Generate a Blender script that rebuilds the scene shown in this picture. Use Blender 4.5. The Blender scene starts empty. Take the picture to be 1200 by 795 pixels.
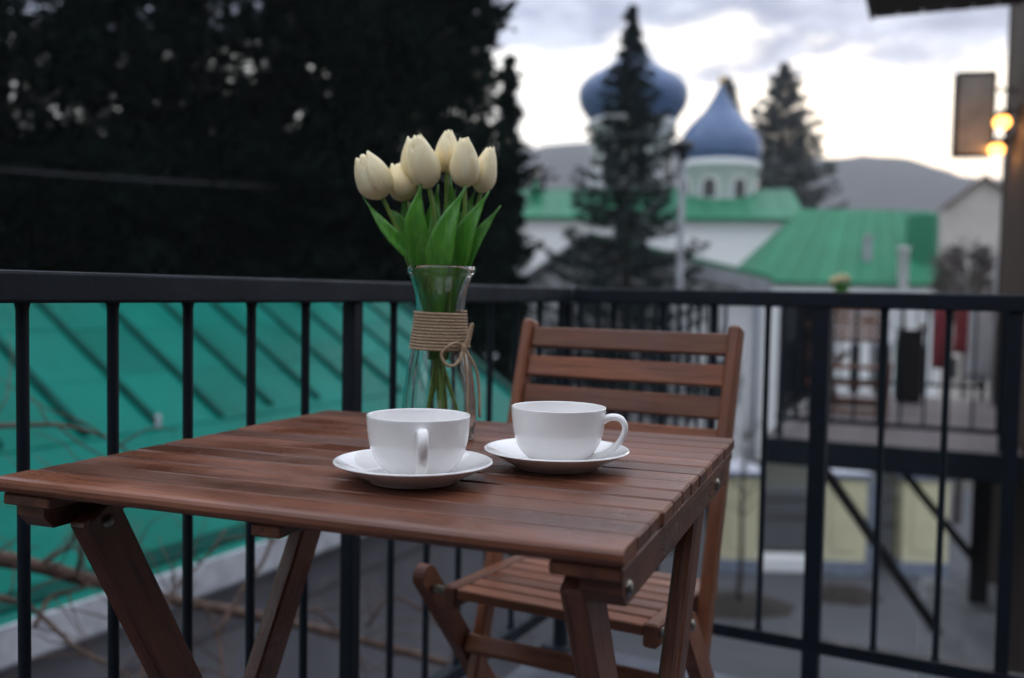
import bpy, bmesh, math, random
import numpy as np
from mathutils import Vector, Matrix

R = math.radians
S = bpy.context.scene
COL = S.collection

# ------------------------------------------------------------------ camera
FPX, PITCH, ROLL = 1110.7, 0.04897, 0.0183
EYE = Vector((0, 0, 0.8963))
cp, sp, cr, sr = math.cos(PITCH), math.sin(PITCH), math.cos(ROLL), math.sin(ROLL)
_f = Vector((0, cp, -sp)); _u = Vector((0, sp, cp)); _r = Vector((1, 0, 0))
CR = cr * _r + sr * _u
CU = -sr * _r + cr * _u
cam_d = bpy.data.cameras.new('camera')
cam = bpy.data.objects.new('camera', cam_d)
COL.objects.link(cam)
cam.matrix_world = Matrix(((CR.x, CU.x, -_f.x, EYE.x), (CR.y, CU.y, -_f.y, EYE.y), (CR.z, CU.z, -_f.z, EYE.z), (0, 0, 0, 1)))
cam_d.sensor_width = 36
cam_d.lens = FPX / 1200 * 36
cam_d.clip_start = 0.05
cam_d.clip_end = 6000
cam_d.dof.use_dof = True
cam_d.dof.focus_distance = 0.97
cam_d.dof.aperture_fstop = 3.2
S.camera = cam

# ------------------------------------------------------------------ world, sun, exposure
SUN_EL, SUN_AZ = R(7), R(22)          # azimuth measured from +Y towards +X
w = bpy.data.worlds.new('World')
S.world = w
w.use_nodes = True
nt = w.node_tree
nt.nodes.clear()


def nd(tree, t, **k):
    n = tree.nodes.new(t)
    for a, b in k.items():
        if a.startswith('i_'):
            n.inputs[a[2:].replace('_', ' ')].default_value = b
        else:
            setattr(n, a, b)
    return n


def mth(tree, op, a, b=None, c=None, clamp=False):
    n = tree.nodes.new('ShaderNodeMath')
    n.operation = op
    n.use_clamp = clamp
    for i, v in enumerate((a, b, c)):
        if v is None:
            continue
        if isinstance(v, (int, float)):
            n.inputs[i].default_value = v
        else:
            tree.links.new(v, n.inputs[i])
    return n.outputs[0]


def mrange(tree, v, a, b, c=0.0, d=1.0, smooth=True):
    n = tree.nodes.new('ShaderNodeMapRange')
    n.interpolation_type = 'SMOOTHSTEP' if smooth else 'LINEAR'
    tree.links.new(v, n.inputs['Value'])
    for k, x in zip(('From Min', 'From Max', 'To Min', 'To Max'), (a, b, c, d)):
        n.inputs[k].default_value = x
    return n.outputs['Result']


def mixc(tree, fac, a, b, blend='MIX'):
    n = tree.nodes.new('ShaderNodeMix')
    n.data_type = 'RGBA'
    n.blend_type = blend
    for idx, v in ((0, fac), (6, a), (7, b)):
        if isinstance(v, (int, float)):
            n.inputs[idx].default_value = v
        elif isinstance(v, (tuple, list)):
            n.inputs[idx].default_value = (*v, 1) if len(v) == 3 else v
        else:
            tree.links.new(v, n.inputs[idx])
    return n.outputs[2]


sky = nd(nt, 'ShaderNodeTexSky', sky_type='NISHITA', sun_disc=False)
sky.sun_elevation = SUN_EL
sky.sun_rotation = SUN_AZ
sky.altitude = 200
sky.air_density = 1.0
sky.dust_density = 2.0
sky.ozone_density = 1.0
tc = nd(nt, 'ShaderNodeTexCoord')
sep = nd(nt, 'ShaderNodeSeparateXYZ')
nt.links.new(tc.outputs['Generated'], sep.inputs[0])
zz = mth(nt, 'MAXIMUM', sep.outputs[2], 0.0)
den = mth(nt, 'ADD', zz, 0.16)
cmb = nd(nt, 'ShaderNodeCombineXYZ')
nt.links.new(mth(nt, 'DIVIDE', sep.outputs[0], den), cmb.inputs[0])
nt.links.new(mth(nt, 'DIVIDE', sep.outputs[1], den), cmb.inputs[1])
n1 = nd(nt, 'ShaderNodeTexNoise', i_Scale=1.7, i_Detail=7.0, i_Roughness=0.55)
n2 = nd(nt, 'ShaderNodeTexNoise', i_Scale=3.3, i_Detail=8.0, i_Roughness=0.6, i_Distortion=0.3)
nt.links.new(cmb.outputs[0], n1.inputs['Vector'])
nt.links.new(cmb.outputs[0], n2.inputs['Vector'])
m = mth(nt, 'ADD', zz, mth(nt, 'MULTIPLY', mth(nt, 'SUBTRACT', n1.outputs['Fac'], 0.5), 0.30))
cloud = mrange(nt, m, 0.205, 0.255)
tone = mrange(nt, n2.outputs['Fac'], 0.40, 0.66)
hi = mrange(nt, zz, 0.27, 0.60)
low_c = mixc(nt, tone, (0.27, 0.32, 0.48), (0.76, 0.82, 1.0))
hi_c = mixc(nt, tone, (1.12, 1.22, 1.42), (1.58, 1.67, 1.82))
cl_c = mixc(nt, hi, low_c, hi_c)
veil = mixc(nt, cloud, (1.98, 1.95, 1.86), cl_c)
bg1 = nd(nt, 'ShaderNodeBackground', i_Strength=0.10)
bg2 = nd(nt, 'ShaderNodeBackground', i_Strength=1.0)
nt.links.new(sky.outputs[0], bg1.inputs[0])
nt.links.new(veil, bg2.inputs[0])
mx = nd(nt, 'ShaderNodeMixShader')
nt.links.new(mth(nt, 'ADD', mth(nt, 'MULTIPLY', cloud, 0.27), 0.69), mx.inputs[0])
nt.links.new(bg1.outputs[0], mx.inputs[1])
nt.links.new(bg2.outputs[0], mx.inputs[2])
wo = nd(nt, 'ShaderNodeOutputWorld')
nt.links.new(mx.outputs[0], wo.inputs[0])

sun_d = bpy.data.lights.new('sun', 'SUN')
sun_d.energy = 0.5
sun_d.angle = R(25)
sun_d.color = (1.0, 0.95, 0.88)
sun = bpy.data.objects.new('sun', sun_d)
COL.objects.link(sun)
sd = Vector((math.sin(SUN_AZ) * math.cos(SUN_EL), math.cos(SUN_AZ) * math.cos(SUN_EL), math.sin(SUN_EL)))
sun.rotation_euler = sd.to_track_quat('Z', 'Y').to_euler()

S.view_settings.view_transform = 'Standard'
S.view_settings.look = 'None'
S.view_settings.exposure = 0.40
S.view_settings.gamma = 1.0
S.view_settings.use_curve_mapping = False
S.cycles.use_denoising = True
S.cycles.max_bounces = 14
S.cycles.transmission_bounces = 12
S.cycles.diffuse_bounces = 4
S.cycles.glossy_bounces = 5
S.cycles.transparent_max_bounces = 12
S.cycles.sample_clamp_indirect = 6
S.cycles.sample_clamp_direct = 0

GROUND = -4.3


def at(px, py, Y):
    """world point on the sight line of a picture point, at a distance Y along the view"""
    d = CR * ((px - 600) / FPX) + CU * ((397.5 - py) / FPX) + _f
    return EYE + d * (Y / d.y)


# ------------------------------------------------------------------ materials
MATS = {}


def mat(name, color, rough=0.6, metal=0.0, coat=0.0, spec=0.5, noise=0.0, nscale=8.0, bump=0.0, bscale=60.0, rvar=0.0,
        color2=None, sss=0.0, stretch=None, randv=0.0, coord='Object'):
    if name in MATS:
        return MATS[name]
    m = bpy.data.materials.new(name)
    m.use_nodes = True
    t = m.node_tree
    b = t.nodes['Principled BSDF']
    b.inputs['Base Color'].default_value = (*color, 1)
    b.inputs['Roughness'].default_value = rough
    b.inputs['Metallic'].default_value = metal
    b.inputs['Coat Weight'].default_value = coat
    b.inputs['Coat Roughness'].default_value = 0.25
    b.inputs['Specular IOR Level'].default_value = spec
    if sss:
        b.inputs['Subsurface Weight'].default_value = sss
        b.inputs['Subsurface Radius'].default_value = (0.01, 0.008, 0.004)
        b.inputs['Subsurface Scale'].default_value = 1.0
    tcn = nd(t, 'ShaderNodeTexCoord')
    vec = tcn.outputs[coord]
    if stretch:
        mp = nd(t, 'ShaderNodeMapping')
        mp.inputs['Scale'].default_value = stretch
        t.links.new(vec, mp.inputs[0])
        vec = mp.outputs[0]
    col = None
    if noise or color2:
        n = nd(t, 'ShaderNodeTexNoise', i_Scale=nscale, i_Detail=6.0, i_Roughness=0.6)
        t.links.new(vec, n.inputs['Vector'])
        c2 = color2 or tuple(max(0, c * (1 - noise)) for c in color)
        f = mrange(t, n.outputs['Fac'], 0.35, 0.65)
        col = mixc(t, f, color, c2)
        if rvar:
            t.links.new(mrange(t, n.outputs['Fac'], 0.3, 0.7, rough - rvar, rough + rvar), b.inputs['Roughness'])
    if randv:
        oi = nd(t, 'ShaderNodeObjectInfo')
        v = mrange(t, oi.outputs['Random'], 0, 1, 1 - randv, 1 + randv, smooth=False)
        cc = nd(t, 'ShaderNodeCombineColor')
        for i in range(3):
            t.links.new(v, cc.inputs[i])
        col = mixc(t, 1.0, col if col else color, cc.outputs[0], 'MULTIPLY')
    if col:
        t.links.new(col, b.inputs['Base Color'])
    if bump:
        n = nd(t, 'ShaderNodeTexNoise', i_Scale=bscale, i_Detail=4.0)
        t.links.new(vec, n.inputs['Vector'])
        bp = nd(t, 'ShaderNodeBump', i_Strength=bump, i_Distance=0.002)
        t.links.new(n.outputs['Fac'], bp.inputs['Height'])
        t.links.new(bp.outputs[0], b.inputs['Normal'])
    MATS[name] = m
    return m


def wood(name, c1, c2, dark, rough=0.42, coat=0.12):
    """stained wood, grain along the piece's own X axis, every piece a little different"""
    if name in MATS:
        return MATS[name]
    m = bpy.data.materials.new(name)
    m.use_nodes = True
    t = m.node_tree
    b = t.nodes['Principled BSDF']
    tcn = nd(t, 'ShaderNodeTexCoord')
    oi = nd(t, 'ShaderNodeObjectInfo')
    off = nd(t, 'ShaderNodeCombineXYZ')
    t.links.new(mth(t, 'MULTIPLY', oi.outputs['Random'], 37.0), off.inputs[0])
    t.links.new(mth(t, 'MULTIPLY', oi.outputs['Random'], 13.0), off.inputs[1])
    va = nd(t, 'ShaderNodeVectorMath', operation='ADD')
    t.links.new(tcn.outputs['Object'], va.inputs[0])
    t.links.new(off.outputs[0], va.inputs[1])
    mp = nd(t, 'ShaderNodeMapping')
    mp.inputs['Scale'].default_value = (2.2, 26, 26)
    t.links.new(va.outputs[0], mp.inputs[0])
    n = nd(t, 'ShaderNodeTexNoise', i_Scale=1.0, i_Detail=5.0, i_Roughness=0.6, i_Distortion=0.6)
    t.links.new(mp.outputs[0], n.inputs['Vector'])
    mp2 = nd(t, 'ShaderNodeMapping')
    mp2.inputs['Scale'].default_value = (9, 260, 260)
    t.links.new(va.outputs[0], mp2.inputs[0])
    fine = nd(t, 'ShaderNodeTexNoise', i_Scale=1.0, i_Detail=3.0, i_Roughness=0.6)
    t.links.new(mp2.outputs[0], fine.inputs['Vector'])
    big = nd(t, 'ShaderNodeTexNoise', i_Scale=7.0, i_Detail=4.0)
    t.links.new(va.outputs[0], big.inputs['Vector'])
    c = mixc(t, mrange(t, n.outputs['Fac'], 0.35, 0.65), c1, c2)
    c = mixc(t, mrange(t, fine.outputs['Fac'], 0.52, 0.70, 0, 0.75), c, dark)
    wear = nd(t, 'ShaderNodeTexNoise', i_Scale=16.0, i_Detail=8.0, i_Roughness=0.75)
    t.links.new(va.outputs[0], wear.inputs['Vector'])
    c = mixc(t, mrange(t, wear.outputs['Fac'], 0.60, 0.74, 0, 0.30), c, tuple(min(1, k * 1.45 + 0.018) for k in c1))
    v = mth(t, 'MULTIPLY', mrange(t, oi.outputs['Random'], 0, 1, 0.68, 1.28, False), mrange(t, big.outputs['Fac'], 0.3, 0.7, 0.86, 1.12))
    cc = nd(t, 'ShaderNodeCombineColor')
    for i in range(3):
        t.links.new(v, cc.inputs[i])
    c = mixc(t, 1.0, c, cc.outputs[0], 'MULTIPLY')
    t.links.new(c, b.inputs['Base Color'])
    t.links.new(mth(t, 'ADD', mrange(t, big.outputs['Fac'], 0.3, 0.7, rough - 0.14, rough + 0.16), mth(t, 'MULTIPLY', fine.outputs['Fac'], 0.12)), b.inputs['Roughness'])
    b.inputs['Specular IOR Level'].default_value = 0.45
    bp = nd(t, 'ShaderNodeBump', i_Strength=0.5, i_Distance=0.0015)
    t.links.new(fine.outputs['Fac'], bp.inputs['Height'])
    t.links.new(bp.outputs[0], b.inputs['Normal'])
    MATS[name] = m
    return m


def glass_mat():
    m = bpy.data.materials.new('clear_glass')
    m.use_nodes = True
    b = m.node_tree.nodes['Principled BSDF']
    b.inputs['Base Color'].default_value = (0.97, 0.99, 0.985, 1)
    b.inputs['Roughness'].default_value = 0.01
    b.inputs['IOR'].default_value = 1.48
    b.inputs['Transmission Weight'].default_value = 1.0
    return m


def emit_mat(name, color, strength):
    m = bpy.data.materials.new(name)
    m.use_nodes = True
    b = m.node_tree.nodes['Principled BSDF']
    b.inputs['Base Color'].default_value = (*color, 1)
    b.inputs['Emission Color'].default_value = (*color, 1)
    b.inputs['Emission Strength'].default_value = strength
    return m


M_table = wood('table_wood', (0.178, 0.062, 0.031), (0.108, 0.036, 0.019), (0.038, 0.013, 0.008), rough=0.29)
M_chair = wood('chair_wood', (0.240, 0.082, 0.037), (0.160, 0.052, 0.025), (0.070, 0.023, 0.012), rough=0.42)
M_rail = mat('railing_paint', (0.008, 0.0125, 0.0195), spec=0.2, rough=0.5, noise=0.25, nscale=14, bump=0.25, bscale=90, rvar=0.08)
M_bolt = mat('bolt_steel', (0.32, 0.29, 0.25), rough=0.35, metal=1.0, noise=0.4, nscale=120)
M_china = mat('white_china', (0.87, 0.85, 0.84), rough=0.07, coat=0.4, bump=0.03, bscale=30)
M_glass = glass_mat()
M_twine = mat('jute_twine', (0.50, 0.36, 0.24), rough=0.9, color2=(0.34, 0.23, 0.14), nscale=420, bump=1.0, bscale=900)
M_petal = mat('cream_petal', (0.95, 0.82, 0.49), rough=0.42, color2=(0.91, 0.72, 0.38), nscale=150, sss=0.3, bump=0.35, bscale=330, stretch=(1, 1, 0.07))
M_stem = mat('tulip_stem', (0.17, 0.27, 0.050), rough=0.5, color2=(0.12, 0.22, 0.035), nscale=60, sss=0.05)
M_leaf = mat('tulip_leaf', (0.085, 0.290, 0.026), rough=0.36, color2=(0.048, 0.190, 0.020), nscale=40, stretch=(6, 6, 0.8), bump=0.2, bscale=120)
M_floor = mat('floor_paint', (0.115, 0.122, 0.152), spec=0.25, rough=0.65, noise=0.35, nscale=3, bump=0.3, bscale=70, rvar=0.1)
M_roof = mat('teal_roof', (0.001, 0.118, 0.088), rough=0.32, color2=(0.005, 0.158, 0.124), nscale=1.1, bump=0.15, bscale=5, rvar=0.08, spec=0.05, randv=0.12)
M_seam = mat('teal_roof_rib', (0.0015, 0.056, 0.044), rough=0.5, spec=0.05, noise=0.3, nscale=6)
M_fascia = mat('pale_fascia', (0.50, 0.51, 0.56), rough=0.7, noise=0.3, nscale=7)
M_plaster = mat('grey_plaster', (0.17, 0.168, 0.19), rough=0.85, color2=(0.125, 0.124, 0.145), nscale=1.2, bump=0.4, bscale=25)
M_bark = mat('bark', (0.055, 0.042, 0.036), rough=0.9, noise=0.5, nscale=12, bump=0.6, bscale=30)
M_vine = mat('vine_bark', (0.105, 0.062, 0.045), rough=0.85, noise=0.45, nscale=20, bump=0.5, bscale=120)
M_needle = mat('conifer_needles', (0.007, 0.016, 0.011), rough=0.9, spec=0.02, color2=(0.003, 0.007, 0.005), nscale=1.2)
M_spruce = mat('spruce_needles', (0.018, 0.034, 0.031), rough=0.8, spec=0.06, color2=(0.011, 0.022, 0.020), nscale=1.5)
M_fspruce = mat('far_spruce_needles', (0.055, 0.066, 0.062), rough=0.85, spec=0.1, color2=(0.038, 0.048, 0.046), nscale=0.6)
M_white = mat('white_render', (0.74, 0.74, 0.73), rough=0.85, color2=(0.66, 0.67, 0.68), nscale=0.5, bump=0.3, bscale=12)
M_blue = mat('blue_dome', (0.070, 0.128, 0.262), rough=0.38, color2=(0.054, 0.102, 0.215), nscale=0.8)
M_groof = mat('green_roof', (0.026, 0.185, 0.095), rough=0.5, spec=0.15, color2=(0.022, 0.150, 0.080), nscale=0.7, randv=0.05)
M_gold = mat('gilt_cross', (0.55, 0.38, 0.12), rough=0.35, metal=1.0)
M_dark = mat('dark_window', (0.015, 0.017, 0.02), rough=0.15)
M_grey = mat('grey_trim', (0.30, 0.31, 0.33), rough=0.7, noise=0.3, nscale=3)
M_asphalt = mat('asphalt', (0.060, 0.061, 0.068), rough=0.9, color2=(0.045, 0.046, 0.052), nscale=0.6, bump=0.5, bscale=30)
M_land = mat('land', (0.06, 0.065, 0.045), rough=0.95, color2=(0.05, 0.045, 0.035), nscale=0.02)
M_hill = mat('hill_woods', (0.060, 0.054, 0.050), rough=1.0, spec=0.0, color2=(0.044, 0.044, 0.042), nscale=0.012)
M_yellow = mat('yellow_render', (0.56, 0.53, 0.35), rough=0.85, color2=(0.50, 0.47, 0.31), nscale=1.5, bump=0.2, bscale=20)
M_bluecap = mat('blue_grey_stone', (0.16, 0.19, 0.25), rough=0.7, noise=0.25, nscale=3)
M_iron = mat('black_iron', (0.012, 0.013, 0.015), rough=0.5)
M_soil = mat('dark_soil', (0.022, 0.016, 0.012), rough=1.0, noise=0.5, nscale=12)
M_conc = mat('concrete', (0.66, 0.67, 0.69), rough=0.9, color2=(0.45, 0.46, 0.48), nscale=5, bump=0.4, bscale=40)
M_clad = mat('brown_cladding', (0.085, 0.055, 0.044), rough=0.7, spec=0.1, color2=(0.06, 0.042, 0.035), nscale=4, stretch=(6, 6, 0.5), randv=0.1)
M_eave = mat('eave_board', (0.035, 0.034, 0.036), rough=0.7, noise=0.3, nscale=5)
M_sign = mat('sign_face', (0.62, 0.60, 0.57), rough=0.6, noise=0.25, nscale=6)
M_bulb = emit_mat('warm_bulb', (1.0, 0.40, 0.09), 5.0)
M_deck = mat('deck_boards', (0.20, 0.175, 0.18), rough=0.7, noise=0.25, nscale=6, randv=0.12)
M_red = mat('red_cloth', (0.38, 0.085, 0.10), rough=0.9, noise=0.25, nscale=9, bump=0.3, bscale=120)
M_pale = mat('white_cloth', (0.62, 0.64, 0.68), rough=0.9, noise=0.12, nscale=9)
M_bin = mat('black_bin', (0.012, 0.012, 0.014), rough=0.4)
M_bing = mat('green_panel', (0.01, 0.13, 0.075), rough=0.5)
M_beige = mat('beige_render', (0.50, 0.46, 0.42), rough=0.85, noise=0.15, nscale=1)
M_tile = mat('brown_roof', (0.18, 0.13, 0.11), rough=0.8, noise=0.3, nscale=4)
M_cable = mat('cable_sheath', (0.09, 0.09, 0.10), rough=0.6)
M_twig = mat('bare_twigs', (0.12, 0.095, 0.085), rough=0.9, noise=0.3, nscale=4)


# ------------------------------------------------------------------ object helpers
def link(o, parent=None):
    COL.objects.link(o)
    if parent:
        o.parent = parent
    return o


def mesh(name, verts, faces, m=None, smooth=False):
    me = bpy.data.meshes.new(name)
    me.from_pydata([tuple(v) for v in verts], [], [tuple(f) for f in faces])
    me.validate()
    if m:
        me.materials.append(m)
    if smooth:
        me.polygons.foreach_set('use_smooth', [True] * len(me.polygons))
    me.update()
    return me


def obj(name, me, parent=None, mw=None, **props):
    o = link(bpy.data.objects.new(name, me), parent)
    if mw is not None:
        o.matrix_local = mw
    for k, v in props.items():
        o[k] = v
    return o


def thing(name, label, cat, loc=(0, 0, 0), rz=0.0, group=None):
    o = link(bpy.data.objects.new(name, None))
    o.empty_display_size = 0.1
    o.location = loc
    o.rotation_euler = (0, 0, rz)
    tag(o, label, cat, group)
    return o


def tag(o, label, cat, group=None):
    o['label'] = label
    o['category'] = cat
    if group:
        o['group'] = group
    return o


def copy_tree(o, parent=None):
    c = o.copy()
    COL.objects.link(c)
    if parent:
        c.parent = parent
    for ch in list(o.children):
        if ch.name.split('.')[0] != '':
            copy_tree(ch, c)
    return c


BOX = {}


def box_me(sx, sy, sz, c, m, seg=1):
    k = (round(sx, 4), round(sy, 4), round(sz, 4), round(c, 4), m.name, seg)
    if k not in BOX:
        bm = bmesh.new()
        bmesh.ops.create_cube(bm, size=1.0)
        bmesh.ops.scale(bm, vec=(sx, sy, sz), verts=bm.verts)
        if c > 0:
            bmesh.ops.bevel(bm, geom=list(bm.edges), offset=c, segments=seg, profile=0.5, affect='EDGES')
        me = bpy.data.meshes.new('box')
        bm.to_mesh(me)
        bm.free()
        me.materials.append(m)
        BOX[k] = me
    return BOX[k]


def box(name, size, loc, m, parent=None, c=0.003, rz=0.0, seg=1, **props):
    mw = Matrix.Translation(loc) @ Matrix.Rotation(rz, 4, 'Z')
    return obj(name, box_me(*size, c, m, seg), parent, mw, **props)


def bar(name, p0, p1, wdt, th, ydir, m, parent=None, c=0.003, seg=1, ext=0.0):
    """a squared bar from p0 to p1; its width lies along ydir"""
    p0, p1 = Vector(p0), Vector(p1)
    x = (p1 - p0)
    L = x.length + ext
    x.normalize()
    y = Vector(ydir)
    y = (y - x * y.dot(x)).normalized()
    z = x.cross(y)
    mid = (p0 + p1) / 2
    mw = Matrix(((x.x, y.x, z.x, mid.x), (x.y, y.y, z.y, mid.y), (x.z, y.z, z.z, mid.z), (0, 0, 0, 1)))
    return obj(name, box_me(L, wdt, th, c, m, seg), parent, mw)


def tube_geo(pts, rad, n=8, caps=True):
    """swept tube; rad a number or a list"""
    pts = [Vector(p) for p in pts]
    if not isinstance(rad, (list, tuple)):
        rad = [rad] * len(pts)
    V, F = [], []
    prev = None
    for i, p in enumerate(pts):
        t = (pts[min(i + 1, len(pts) - 1)] - pts[max(i - 1, 0)]).normalized()
        if prev is None:
            a = Vector((0, 0, 1)) if abs(t.z) < 0.9 else Vector((1, 0, 0))
            prev = t.cross(a).normalized()
        prev = (prev - t * prev.dot(t)).normalized()
        b = t.cross(prev)
        for k in range(n):
            an = 2 * math.pi * k / n
            V.append(p + (prev * math.cos(an) + b * math.sin(an)) * rad[i])
    for i in range(len(pts) - 1):
        for k in range(n):
            F.append((i * n + k, i * n + (k + 1) % n, (i + 1) * n + (k + 1) % n, (i + 1) * n + k))
    if caps:
        F.append(tuple(range(n - 1, -1, -1)))
        F.append(tuple((len(pts) - 1) * n + k for k in range(n)))
    return V, F


def tube(name, pts, rad, m, parent=None, n=8, smooth=True):
    V, F = tube_geo(pts, rad, n)
    return obj(name, mesh(name, V, F, m, smooth), parent)


def multi_tube(name, lists, m, parent=None, n=5):
    V, F = [], []
    for pts, rad in lists:
        v, f = tube_geo(pts, rad, n)
        o = len(V)
        V += v
        F += [tuple(i + o for i in q) for q in f]
    return obj(name, mesh(name, V, F, m, True), parent)


def lathe_geo(prof, n=48, closed=False, start=0.0, sweep=2 * math.pi):
    V, F = [], []
    full = abs(sweep - 2 * math.pi) < 1e-6
    cols = n if full else n + 1
    for r, z in prof:
        for k in range(cols):
            a = start + sweep * k / n
            V.append((r * math.cos(a), r * math.sin(a), z))
    P = len(prof)
    for i in range(P if closed else P - 1):
        j = (i + 1) % P
        for k in range(n):
            k2 = (k + 1) % cols if full else k + 1
            F.append((i * cols + k, i * cols + k2, j * cols + k2, j * cols + k))
    return V, F


def lathe(name, prof, m, parent=None, n=48, loc=(0, 0, 0), smooth=True, **kw):
    V, F = lathe_geo(prof, n, **kw)
    me = mesh(name, V, F, m, smooth)
    bm = bmesh.new()
    bm.from_mesh(me)
    bmesh.ops.remove_doubles(bm, verts=bm.verts, dist=1e-6)
    bmesh.ops.recalc_face_normals(bm, faces=bm.faces)
    bm.to_mesh(me)
    bm.free()
    return obj(name, me, parent, Matrix.Translation(loc))


def prism(name, poly, depth_vec, m, parent=None, mw=None):
    """a flat outline pushed along depth_vec"""
    n = len(poly)
    d = Vector(depth_vec)
    V = [Vector(p) for p in poly] + [Vector(p) + d for p in poly]
    F = [tuple(range(n)), tuple(range(2 * n - 1, n - 1, -1))]
    for i in range(n):
        j = (i + 1) % n
        F.append((i, i + n, j + n, j))
    me = mesh(name, V, F, m)
    bm = bmesh.new()
    bm.from_mesh(me)
    bmesh.ops.recalc_face_normals(bm, faces=bm.faces)
    bm.to_mesh(me)
    bm.free()
    return obj(name, me, parent, mw)


def interp(pts, n):
    """smooth curve through points (Catmull-Rom)"""
    P = [Vector(p) for p in pts]
    P = [P[0] * 2 - P[1]] + P + [P[-1] * 2 - P[-2]]
    out = []
    segs = len(P) - 3
    for i in range(n):
        u = i / (n - 1) * segs
        k = min(int(u), segs - 1)
        t = u - k
        a, b, c, d = P[k:k + 4]
        out.append(0.5 * ((2 * b) + (c - a) * t + (2 * a - 5 * b + 4 * c - d) * t * t + (3 * b - a - 3 * c + d) * t ** 3))
    return out


def leaf_cloud(name, P, D, L, W, m, parent, rng):
    """thousands of small narrow faces: P centres, D directions"""
    n = len(P)
    rv = rng.normal(size=(n, 3))
    side = np.cross(D, rv)
    side /= np.linalg.norm(side, axis=1, keepdims=True) + 1e-9
    L = L[:, None]
    W = W[:, None]
    a = P - D * L * 0.5
    c = P + D * L * 0.5
    b = P + side * W * 0.5
    d = P - side * W * 0.5
    V = np.stack([a, b, c, d], 1).reshape(-1, 3)
    me = bpy.data.meshes.new(name)
    me.vertices.add(4 * n)
    me.vertices.foreach_set('co', V.astype(np.float32).ravel())
    me.loops.add(4 * n)
    me.loops.foreach_set('vertex_index', np.arange(4 * n, dtype=np.int32))
    me.polygons.add(n)
    me.polygons.foreach_set('loop_start', np.arange(0, 4 * n, 4, dtype=np.int32))
    me.polygons.foreach_set('loop_total', np.full(n, 4, dtype=np.int32))
    me.materials.append(m)
    me.update(calc_edges=True)
    o = obj(name, me, parent)
    o['kind'] = 'stuff'
    return o


# ------------------------------------------------------------------ ground, hill
V = [(-2500, -2500, GROUND - 0.02), (2500, -2500, GROUND - 0.02), (2500, 3500, GROUND - 0.02), (-2500, 3500, GROUND - 0.02)]
obj('ground', mesh('ground', V, [(0, 1, 2, 3)], M_land), kind='structure')
V = [(-8, -6, GROUND), (14, -6, GROUND), (16, 26, GROUND), (-4, 26, GROUND)]
obj('yard', mesh('yard', V, [(0, 1, 2, 3)], M_asphalt), kind='structure')

ridge = [(-900, 200), (0, 186), (300, 182), (560, 180), (640, 176), (700, 178), (800, 186), (900, 192), (960, 195), (1010, 193), (1045, 194), (1080, 202), (1130, 213), (1200, 216), (1500, 228), (2400, 250)]
rng = np.random.default_rng(5)
DH = 950.0
V, F = [], []
NX, NY = 160, 22
for j in range(NY):
    tt = j / (NY - 1)
    for i in range(NX):
        px = -900 + 3300 * i / (NX - 1)
        py = np.interp(px, [r[0] for r in ridge], [r[1] for r in ridge])
        top = at(px, py, DH)
        hgt = top.z - GROUND
        prof = math.sin(min(tt / 0.75, 1.0) * math.pi / 2) ** 1.3
        if tt > 0.75:
            prof = 1 - (tt - 0.75) * 1.2
        yy = DH * (0.45 + 0.733 * tt)
        gul = 1 + 0.05 * math.sin(px * 0.013 + tt * 5) * math.sin(tt * math.pi) + 0.03 * math.sin(px * 0.037 + 2)
        V.append((top.x * (0.75 + 0.333 * tt), yy, GROUND - 2 + (hgt + 2) * prof * (gul if tt < 0.7 else 1) + rng.normal() * 1.2))
for j in range(NY - 1):
    for i in range(NX - 1):
        a = j * NX + i
        F.append((a, a + 1, a + NX + 1, a + NX))
obj('hills', mesh('hills', V, F, M_hill, True), kind='structure')

# ------------------------------------------------------------------ frame of the balcony: corner, along the front rail (EU), along the side rail (EV)
AR = R(-27.3)
EU = Vector((math.cos(AR), math.sin(AR), 0))
EV = Vector((-math.sin(AR), math.cos(AR), 0))
CORNER = Vector((0.138, 2.373, 0))

# floor slab
f0 = CORNER - EU * 0.03 + EV * 0.03
poly = [f0, f0 - EV * 5.2, f0 - EV * 5.2 + EU * 2.2, f0 + EU * 2.2]
o = prism('balcony_floor', [(p.x, p.y, 0.0) for p in poly], (0, 0, -0.16), M_floor)
o['kind'] = 'structure'

# balcony house walls, unseen behind and beside the viewer, added to block low sky
hw0 = EU * -1.6 - EV * 3.3
o = prism('unseen_house_wall', [(p.x, p.y, GROUND) for p in (hw0, hw0 + EU * 3.4, hw0 + EU * 3.4 - EV * 0.25, hw0 - EV * 0.25)], (0, 0, 7.6), M_clad)
o['kind'] = 'structure'
hs0 = EU * 1.81 - EV * 3.3
o = prism('unseen_house_side_wall', [(p.x, p.y, GROUND) for p in (hs0, hs0 + EV * 5.2, hs0 + EV * 5.2 + EU * 0.25, hs0 + EU * 0.25)], (0, 0, 7.59), M_clad)
o['kind'] = 'structure'

RT, RB = 0.911, 0.875


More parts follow.
